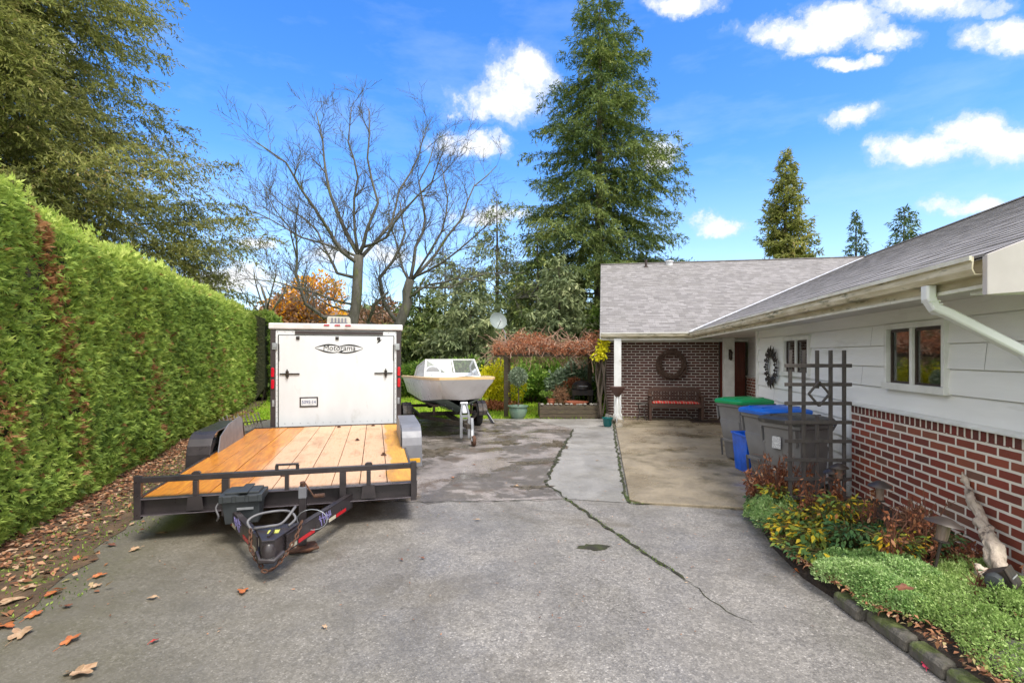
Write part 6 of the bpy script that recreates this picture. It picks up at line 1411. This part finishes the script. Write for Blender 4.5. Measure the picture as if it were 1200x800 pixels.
pn = [(2.36, 4.35, 70, .085, .045, .13, 'hosta', 'low yellow leaves spilling between pale mound and driveway'), (2.75, 4.25, 90, .08, .03, .33, 'hosta', 'tall leggy yellowing plant left of the peony'), (2.70, 3.62, 60, .08, .03, .26, 'hosta', 'leggy plant with yellow tips behind the large mound'), (2.42, 4.1, 110, .085, .045, .17, 'hosta', 'yellowing leafy plant between the two pale mounds'), (2.62, 4.25, 110, .075, .035, .24, 'hosta', 'green and yellow plant in front of the second path light'), (2.60, 3.93, 120, .07, .035, .22, 'deepg', 'dark green leafy plant behind the large pale mound'),
      (2.85, 3.9, 100, .07, .03, .22, 'deepg', 'deep green plant under the widest path light'), (2.36, 3.92, 24, .11, .06, .09, 'hosta', 'broad yellow and green leaves at the bed edge'), (2.62, 5.0, 120, .07, .035, .26, 'hosta', 'yellow orange leafed plant under the first path light'), (2.85, 4.6, 100, .075, .03, .22, 'hosta', 'yellow green plant against the brick base'),
      (3.08, 3.75, 80, .06, .025, .20, 'deepg', 'green plant beside the driftwood foot'), (3.0, 3.0, 70, .06, .028, .16, 'deepg', 'small green plant near the floodlight stake'), (2.5, 4.45, 80, .08, .035, .2, 'hosta', 'faded hosta clump right of the far mound')]
for k, (x, y, n, L, W_, h, mm, lb) in enumerate(pn): perennial(lb, x, y, n * 3, L * .8, W_ * .8, h, M[mm], 400 + k)
# dead brown flower stalks
def stalks(label, x, y, n, h, seed, col='dead_stem', leafm='rust_leaf', spread=.2, nl=160, name='withered_plant', ll=.05):
    g = random.Random(seed); gg = np.random.default_rng(seed); z = bed_z(x, y); e = empty(name, label, 'plant', (x, y, z - .005)); P = []
    if col not in bpy.data.materials: mat('dead_stem', (.16, .055, .03), (.09, .04, .025), 9, .85)
    mb = MB()
    for k in range(n):
        a = g.uniform(0, 6.28); rr = g.random() * spread; hh = h * g.uniform(.5, 1.05); b = Vector((rr * .35 * math.cos(a), rr * .35 * math.sin(a), 0)); t = Vector((rr * math.cos(a), rr * math.sin(a), hh)); md = b.lerp(t, .5) + Vector((g.gauss(0, .02), g.gauss(0, .02), 0))
        mb.tube([b, md, t], [.0055, .004, .0025], 5, cap=False)
        for j in range(3): q = md.lerp(t, g.random()); mb.tube([q, q + Vector((g.gauss(0, .05), g.gauss(0, .05), g.uniform(.0, .07)))], .002, 3, cap=False)
        P += [b.lerp(t, g.uniform(.35, 1)) for _ in range(max(1, nl // n))]
    mb.build('stem', bpy.data.materials[col], e)
    n2 = len(P); P = np.array([tuple(p) for p in P]) + gg.normal(0, .015, (n2, 3)); leaves('foliage', P, gg.normal(size=(n2, 3)) + [0, 0, -.9], gg.normal(size=(n2, 3)), ll * gg.uniform(.6, 1.3, n2), ll * .42, np.clip(gg.normal(.45, .25, n2), 0, 1), M[leafm], e, fold=.35)
stalks('tall red brown withered stalks in front of the trellis', 2.72, 5.12, 60, .52, 1, spread=.30, nl=620)
stalks('red brown withered stalks at the far bed corner', 2.60, 5.28, 44, .36, 2, spread=.22, nl=420)
stalks('dark withered stalks right of the trellis foot', 2.86, 4.55, 12, .46, 3, spread=.08, nl=110)
stalks('brown withered peony below the second path light', 2.80, 4.02, 13, .46, 4, spread=.13, nl=90)
stalks('dark curled withered plant below the widest path light', 2.62, 3.52, 11, .44, 5, spread=.09, nl=90)
stalks('small withered upright stub in the lime groundcover', 2.73, 2.98, 6, .24, 6, spread=.03, nl=30)
stalks('tan dry feathery clump against the brick wall', 2.98, 3.80, 50, .40, 7, spread=.20, nl=700, leafm='tan_leaf', ll=.035)
stalks('thin upright dry stems rising from the yellow leaves', 2.58, 4.45, 14, .50, 9, spread=.16, nl=120)
stalks('dry branching stems between the bronze path lights', 2.90, 3.62, 12, .50, 10, spread=.14, nl=60)
stalks('bent brown stems over the near lime groundcover', 2.95, 2.85, 9, .28, 11, spread=.12, nl=60)
stalks('brown leaf litter clump behind the driftwood', 3.12, 3.55, 24, .16, 8, spread=.2, nl=300)
for k_, yy_ in enumerate((3.95, 4.15, 4.62, 5.1, 5.35)):
    perennial(('small yellow green seedlings at the bed edge beside the mound', 'low leafy weeds at the bed edge under the yellow plants', 'low weeds at the bed edge below the far mound', 'weeds at the bed edge near the red brown stalks', 'weeds at the far tip of the bed')[k_], edge_x(yy_) + .05, yy_, 120, .05, .025, .07, M['hosta' if k_ % 2 else 'deepg'], 700 + k_, spread=.16)
# path lights
M['bronze'] = mat('dark_bronze', (.06, .045, .038), (.035, .028, .025), 9, .45, .3, spots=((.20, .17, .14), 14, .66))
m_len = mat('frosted_lens', (.24, .17, .13), (.14, .10, .08), 18, .35, stretch=(6, 6, .5))
def path_light(x, y, top, r, label, tilt=0, h=.12, cap=M['bronze']):
    z = bed_z(x, y); e = empty('path_light', label, 'path light', (x, y, z), 0, 'path lights in the flower bed'); e.rotation_euler = (0, tilt, 0); t = top - z
    mb = MB(); mb.tube([(0, 0, 0), (0, 0, t - h)], .009, 8); mb.build('stake', M['bronze'], e)
    mb = MB(); mb.lathe([(0, t - h - .015), (r * .42, t - h - .01), (r * .42, t - h), (0, t - h)], n=18); mb.build('base', M['bronze'], e)
    mb = MB(); mb.lathe([(r * .30, t - h + .001), (r * .34, t - .03), (r * .1, t - .029)], n=14); mb.build('lens', m_len, e, smooth=True)
    mb = MB(); mb.lathe([(0, t + .02), (r * .3, t + .016), (r * .95, t - .018), (r, t - .026), (r * .9, t - .027), (0, t - .02)], n=22); mb.build('lamp_shade', cap, e, smooth=True)
path_light(2.98, 4.66, .655, .078, 'pale topped path light at the trellis foot')
path_light(2.86, 3.98, .66, .082, 'bronze path light in the middle of the bed', h=.13)
path_light(2.70, 3.30, .60, .108, 'widest bronze path light, tilted, in front of the driftwood', tilt=R(12), h=.13)
path_light(3.10, 4.85, .58, .09, 'small dark path light close to the brick corner', tilt=R(-8))
# floodlight
fl = empty('floodlight', 'small black garden floodlight on a stake before the driftwood', 'floodlight', (2.80, 2.93, .17), R(35))
mb = MB(); mb.bar((0, 0, 0), (0, 0, .13), .022, .03); mb.box(-.045, .045, -.012, .012, .12, .15); mb.build('stake', M['iron'], fl, bevel=.003)
Mf = Matrix.Translation((0, 0, .205)) @ Matrix.Rotation(R(-28), 4, 'X')
mb = MB(); mb.box(-.06, .06, -.05, .055, -.045, .05, Mf); mb.box(-.066, .066, -.062, -.0505, -.052, .057, Mf); fh = mb.build('lamp_head', M['iron'], fl, bevel=.006)
mb = MB(); mb.lathe([(0, -.06), (.035, -.055), (.042, -.02), (.042, .0), (0, 0)], n=16, M=Mf @ Matrix.Translation((-.062, .01, .01)) @ Matrix.Rotation(R(90), 4, 'Y')); mb.build('motion_sensor', M['bb'], fh, smooth=True)
mb = MB(); mb.box(-.05, .05, -.0665, -.0625, -.003, .003, Mf); mb.build('pale_line', M['galv'], fh)
# driftwood
dwm = mat('bleached_driftwood', (.50, .42, .34), (.30, .24, .19), 7, .85, stretch=(3, 3, .7), bump=.9, bscale=30, bdist=.01, spots=((.08, .06, .05), 7, .58))
dw = MB(); tx, ty = 3.44, 3.90; b0 = Vector((3.02, 3.10, .20)); b1 = Vector((tx - .02, ty - .02, .74))
pts = [b0, b0.lerp(b1, .12) + Vector((.0, .02, .0)), b0.lerp(b1, .3) + Vector((-.018, 0, .045)), b0.lerp(b1, .5) + Vector((.0, 0, .03)), b0.lerp(b1, .7) + Vector((-.012, 0, -.01)), b0.lerp(b1, .86), b1 + Vector((-.01, -.01, .0)), b1 + Vector((-.035, -.035, .045))]
dw.tube(pts, [.05, .062, .056, .043, .034, .030, .020, .006], 9)
dw.tube([b0 + Vector((.0, .0, .05)), b0 + Vector((-.06, .05, .07)), b0 + Vector((-.11, .10, .115)), b0 + Vector((-.125, .125, .15))], [.055, .046, .036, .02], 8)
dw.tube([b1 + Vector((-.03, -.04, -.04)), b1 + Vector((-.06, -.03, -.01))], [.02, .006], 6)
o = dw.build('driftwood', dwm, None, smooth='all'); tag(o, 'pale bleached driftwood log leaning on the red brick base', 'driftwood')
o.modifiers.new('s', 'SUBSURF').levels = 1; o.modifiers['s'].render_levels = 3
tx_ = bpy.data.textures.new('dw', 'CLOUDS'); tx_.noise_scale = .07; tx_.noise_depth = 3; dm = o.modifiers.new('d', 'DISPLACE'); dm.texture = tx_; dm.strength = .07; dm.mid_level = .55

# ------------------------------------------------------------------ fallen leaves
n = 4200; yq = 1.6 + g.random(n) * 4.0; t_ = g.random(n) ** 1.6; xq = np.array([edge_x(b) for b in yq]) - .03 + t_ * .95
keep = np.array([th(a, b)[0] < 2.68 for a, b in zip(xq, yq)]); xq, yq = xq[keep], yq[keep]; n = len(xq); zq = np.array([bed_z(a, b) for a, b in zip(xq, yq)]) + .012 + .03 * g.random(n)
M['litter'] = leaf_mat('leaf_litter', [(0, (.10, .05, .03)), (.4, (.28, .12, .06)), (.7, (.45, .22, .11)), (.9, (.60, .40, .26)), (1, (.2, .22, .05))], .15)
o = leaves('leaf_litter', np.stack([xq, yq, zq], 1), g.normal(size=(n, 3)) * [1, 1, .3], g.normal(0, .3, (n, 3)) + [0, 0, 1], .034 * g.uniform(.4, 1.5, n), .02 * g.uniform(.6, 1.2, n), g.random(n), M['litter'], fold=.3, mid=.55)
tag(o, 'brown dead leaves covering the flower bed soil', 'leaf litter', kind='stuff')
def leaf_obj(x, y, z, s, colm, rz, label, group, lobes=5, curl=.3, seed=1):
    """a broad lobed autumn leaf with a midrib crease and curled edge"""
    r_ = random.Random(seed); n = lobes * 4; vs = [(0, 0, .01)]; 
    for i in range(n):
        a = 2 * math.pi * i / n; rr = s * (.55 + .45 * abs(math.cos(a * lobes / 2))) * r_.uniform(.85, 1.1); vs.append((rr * math.cos(a) * 1.2, rr * math.sin(a) * .8, .006 + curl * s * (abs(math.sin(a)) ** 2) * r_.uniform(.4, 1.1)))
    mb = MB(); mb.add(vs, [(0, 1 + i, 1 + (i + 1) % n) for i in range(n)]); mb.tube([(-s * 1.2, 0, .01), (-s * 1.9, .01 * r_.uniform(-1, 1), .004)], .0018, 3)
    o = mb.build('fallen_leaf', colm, None); o.location = (x, y, z); o.rotation_euler = (r_.uniform(-.15, .15), r_.uniform(-.15, .15), rz); tag(o, label, 'leaf', group); return o
lc = {'orange': mat('leaf_orange', (.50, .17, .05), (.36, .10, .035), 30, .6), 'tan': mat('leaf_tan', (.48, .33, .20), (.34, .20, .11), 30, .6), 'red': mat('leaf_red', (.42, .05, .035), (.28, .03, .025), 30, .6), 'brown': mat('leaf_brown', (.20, .075, .035), (.12, .045, .025), 30, .6), 'pink': mat('leaf_pink', (.60, .04, .10), (.4, .03, .06), 30, .6), 'yellow': mat('leaf_yellow', (.62, .42, .03), (.5, .3, .03), 30, .6)}
LF = [(284, 694, .05, 'orange'), (83, 752, .05, 'orange'), (40, 722, .045, 'orange'), (62, 697, .06, 'orange'), (25, 744, .07, 'tan'), (95, 790, .075, 'tan'), (178, 752 - 50, .03, 'tan'), (117, 676, .045, 'orange'), (113, 688, .035, 'tan'), (187, 626, .05, 'tan'),
      (158, 645, .04, 'tan'), (78, 712, .035, 'brown'), (14, 706, .07, 'tan'), (380, 736, .02, 'tan'), (181, 753, .025, 'red'), (1052, 748, .035, 'tan'), (1085, 782, .03, 'pink'), (918, 634, .045, 'brown'), (938, 671, .045, 'orange'), (975, 692, .05, 'tan'), (495, 655, .02, 'brown'), (470, 657, .02, 'brown'),
      (155, 615, .03, 'tan'), (130, 640, .04, 'brown'), (60, 672, .05, 'brown'), (90, 655, .04, 'orange'), (35, 690, .05, 'tan'), (8, 735, .05, 'orange'), (893, 612, .04, 'tan'), (910, 640, .035, 'brown'), (700, 540, .03, 'tan'), (555, 545, .03, 'brown'), (605, 570, .03, 'tan'), (530, 560, .03, 'orange'), (862, 569, .03, 'tan'), (560, 610, .025, 'tan')]
cn = {'orange': 'orange', 'tan': 'pale tan', 'red': 'small red', 'brown': 'dark brown', 'pink': 'bright pink red', 'yellow': 'yellow'}
for k, (px, py, s, c) in enumerate(LF):
    x, y = gp(px, py); side = 'by the hedge on the driveway' if px < 220 else ('at the flower bed edge' if px > 860 else 'on the open driveway')
    leaf_obj(x, y, .008, s, lc[c], random.uniform(0, 6.3), f'{cn[c]} fallen leaf lying {side}', f'{cn[c]} leaves {side}', seed=500 + k, lobes=5 if k % 3 else 3)
BL = [(1060, 690, 'brown', .05, 3.0), (1170, 765, 'brown', .05, 2.7), (1042, 640, 'yellow', .05, 3.6), (957, 628, 'orange', .045, 4.3), (1002, 630, 'orange', .04, 4.3), (1100, 708, 'orange', .03, 3.0), (965, 712 - 30, 'yellow', .035, 3.8)]
for k, (px, py, c, s, Y) in enumerate(BL):
    leaf_obj(fx(px, Y), Y, H + (HOR - py) / 600 * Y + .0, s, lc[c], k * 1.1, f'{cn[c]} leaf resting on the flower bed plants', f'{cn[c]} leaves on the flower bed', seed=600 + k)
n = 8000; y = .8 + g.random(n) * 14; off = np.abs(g.normal(0, .42, n)); x = hedge_x(y) + .02 + off - .25
P = np.stack([x, y, .012 + g.random(n) * .02], 1)
o = leaves('leaf_litter', P, g.normal(size=(n, 3)) * [1, 1, .25], g.normal(0, .25, (n, 3)) + [0, 0, 1], .055 * g.uniform(.5, 1.5, n), .035, g.random(n), M['litter'], fold=.2)
tag(o, 'brown leaf litter strewn along the foot of the hedge', 'leaf litter', kind='stuff')
n = 2600; y = 1 + g.random(n) * 9; x = hedge_x(y) + .2 + g.random(n) * (.55 + .35 * np.sin(y * 2.2) ** 2); P = np.stack([x, y, np.full(n, .005)], 1)
o = leaves('weeds', P, g.normal(0, .6, (n, 3)) + [0, 0, .8], rvec(n), .026, .012, g.random(n) * .7, M['hedge_leaf'], fold=.2); tag(o, 'small green weeds and moss at the soil strip', 'weeds', kind='stuff')
n = 900; P = np.stack([g.uniform(-3.4, 2.8, n), g.uniform(3, 12.8, n), np.full(n, .012)], 1)
o = leaves('twig_debris', P, g.normal(size=(n, 3)) * [1, 1, .1], g.normal(0, .2, (n, 3)) + [0, 0, 1], .022 * g.uniform(.4, 1.6, n), .009, g.random(n), M['litter']); tag(o, 'tiny bits of leaf and twig on the driveway', 'debris', kind='stuff')
n = 700; d_ = g.random(n); pa = [gp(662, 584), gp(690, 603), gp(725, 628), gp(760, 652), gp(790, 671)]; pa2 = [hw(.27, 13), hw(.25, 9.5), hw(.26, 6.2), gp(740, 590), gp(800, 591.5)]
P = []
for q in range(n):
    pl_ = pa if q % 3 == 0 else pa2; i = random.randrange(len(pl_) - 1); t = random.random(); P.append((pl_[i][0] + (pl_[i + 1][0] - pl_[i][0]) * t + random.gauss(0, .018), pl_[i][1] + (pl_[i + 1][1] - pl_[i][1]) * t + random.gauss(0, .018), .012))
o = leaves('moss', P, g.normal(0, .5, (n, 3)) + [0, 0, .5], rvec(n), .014, .007, g.random(n) * .3, M['hedge_leaf']); tag(o, 'moss and tiny weeds growing in the pavement cracks', 'moss', kind='stuff')
bpy.context.view_layer.update()
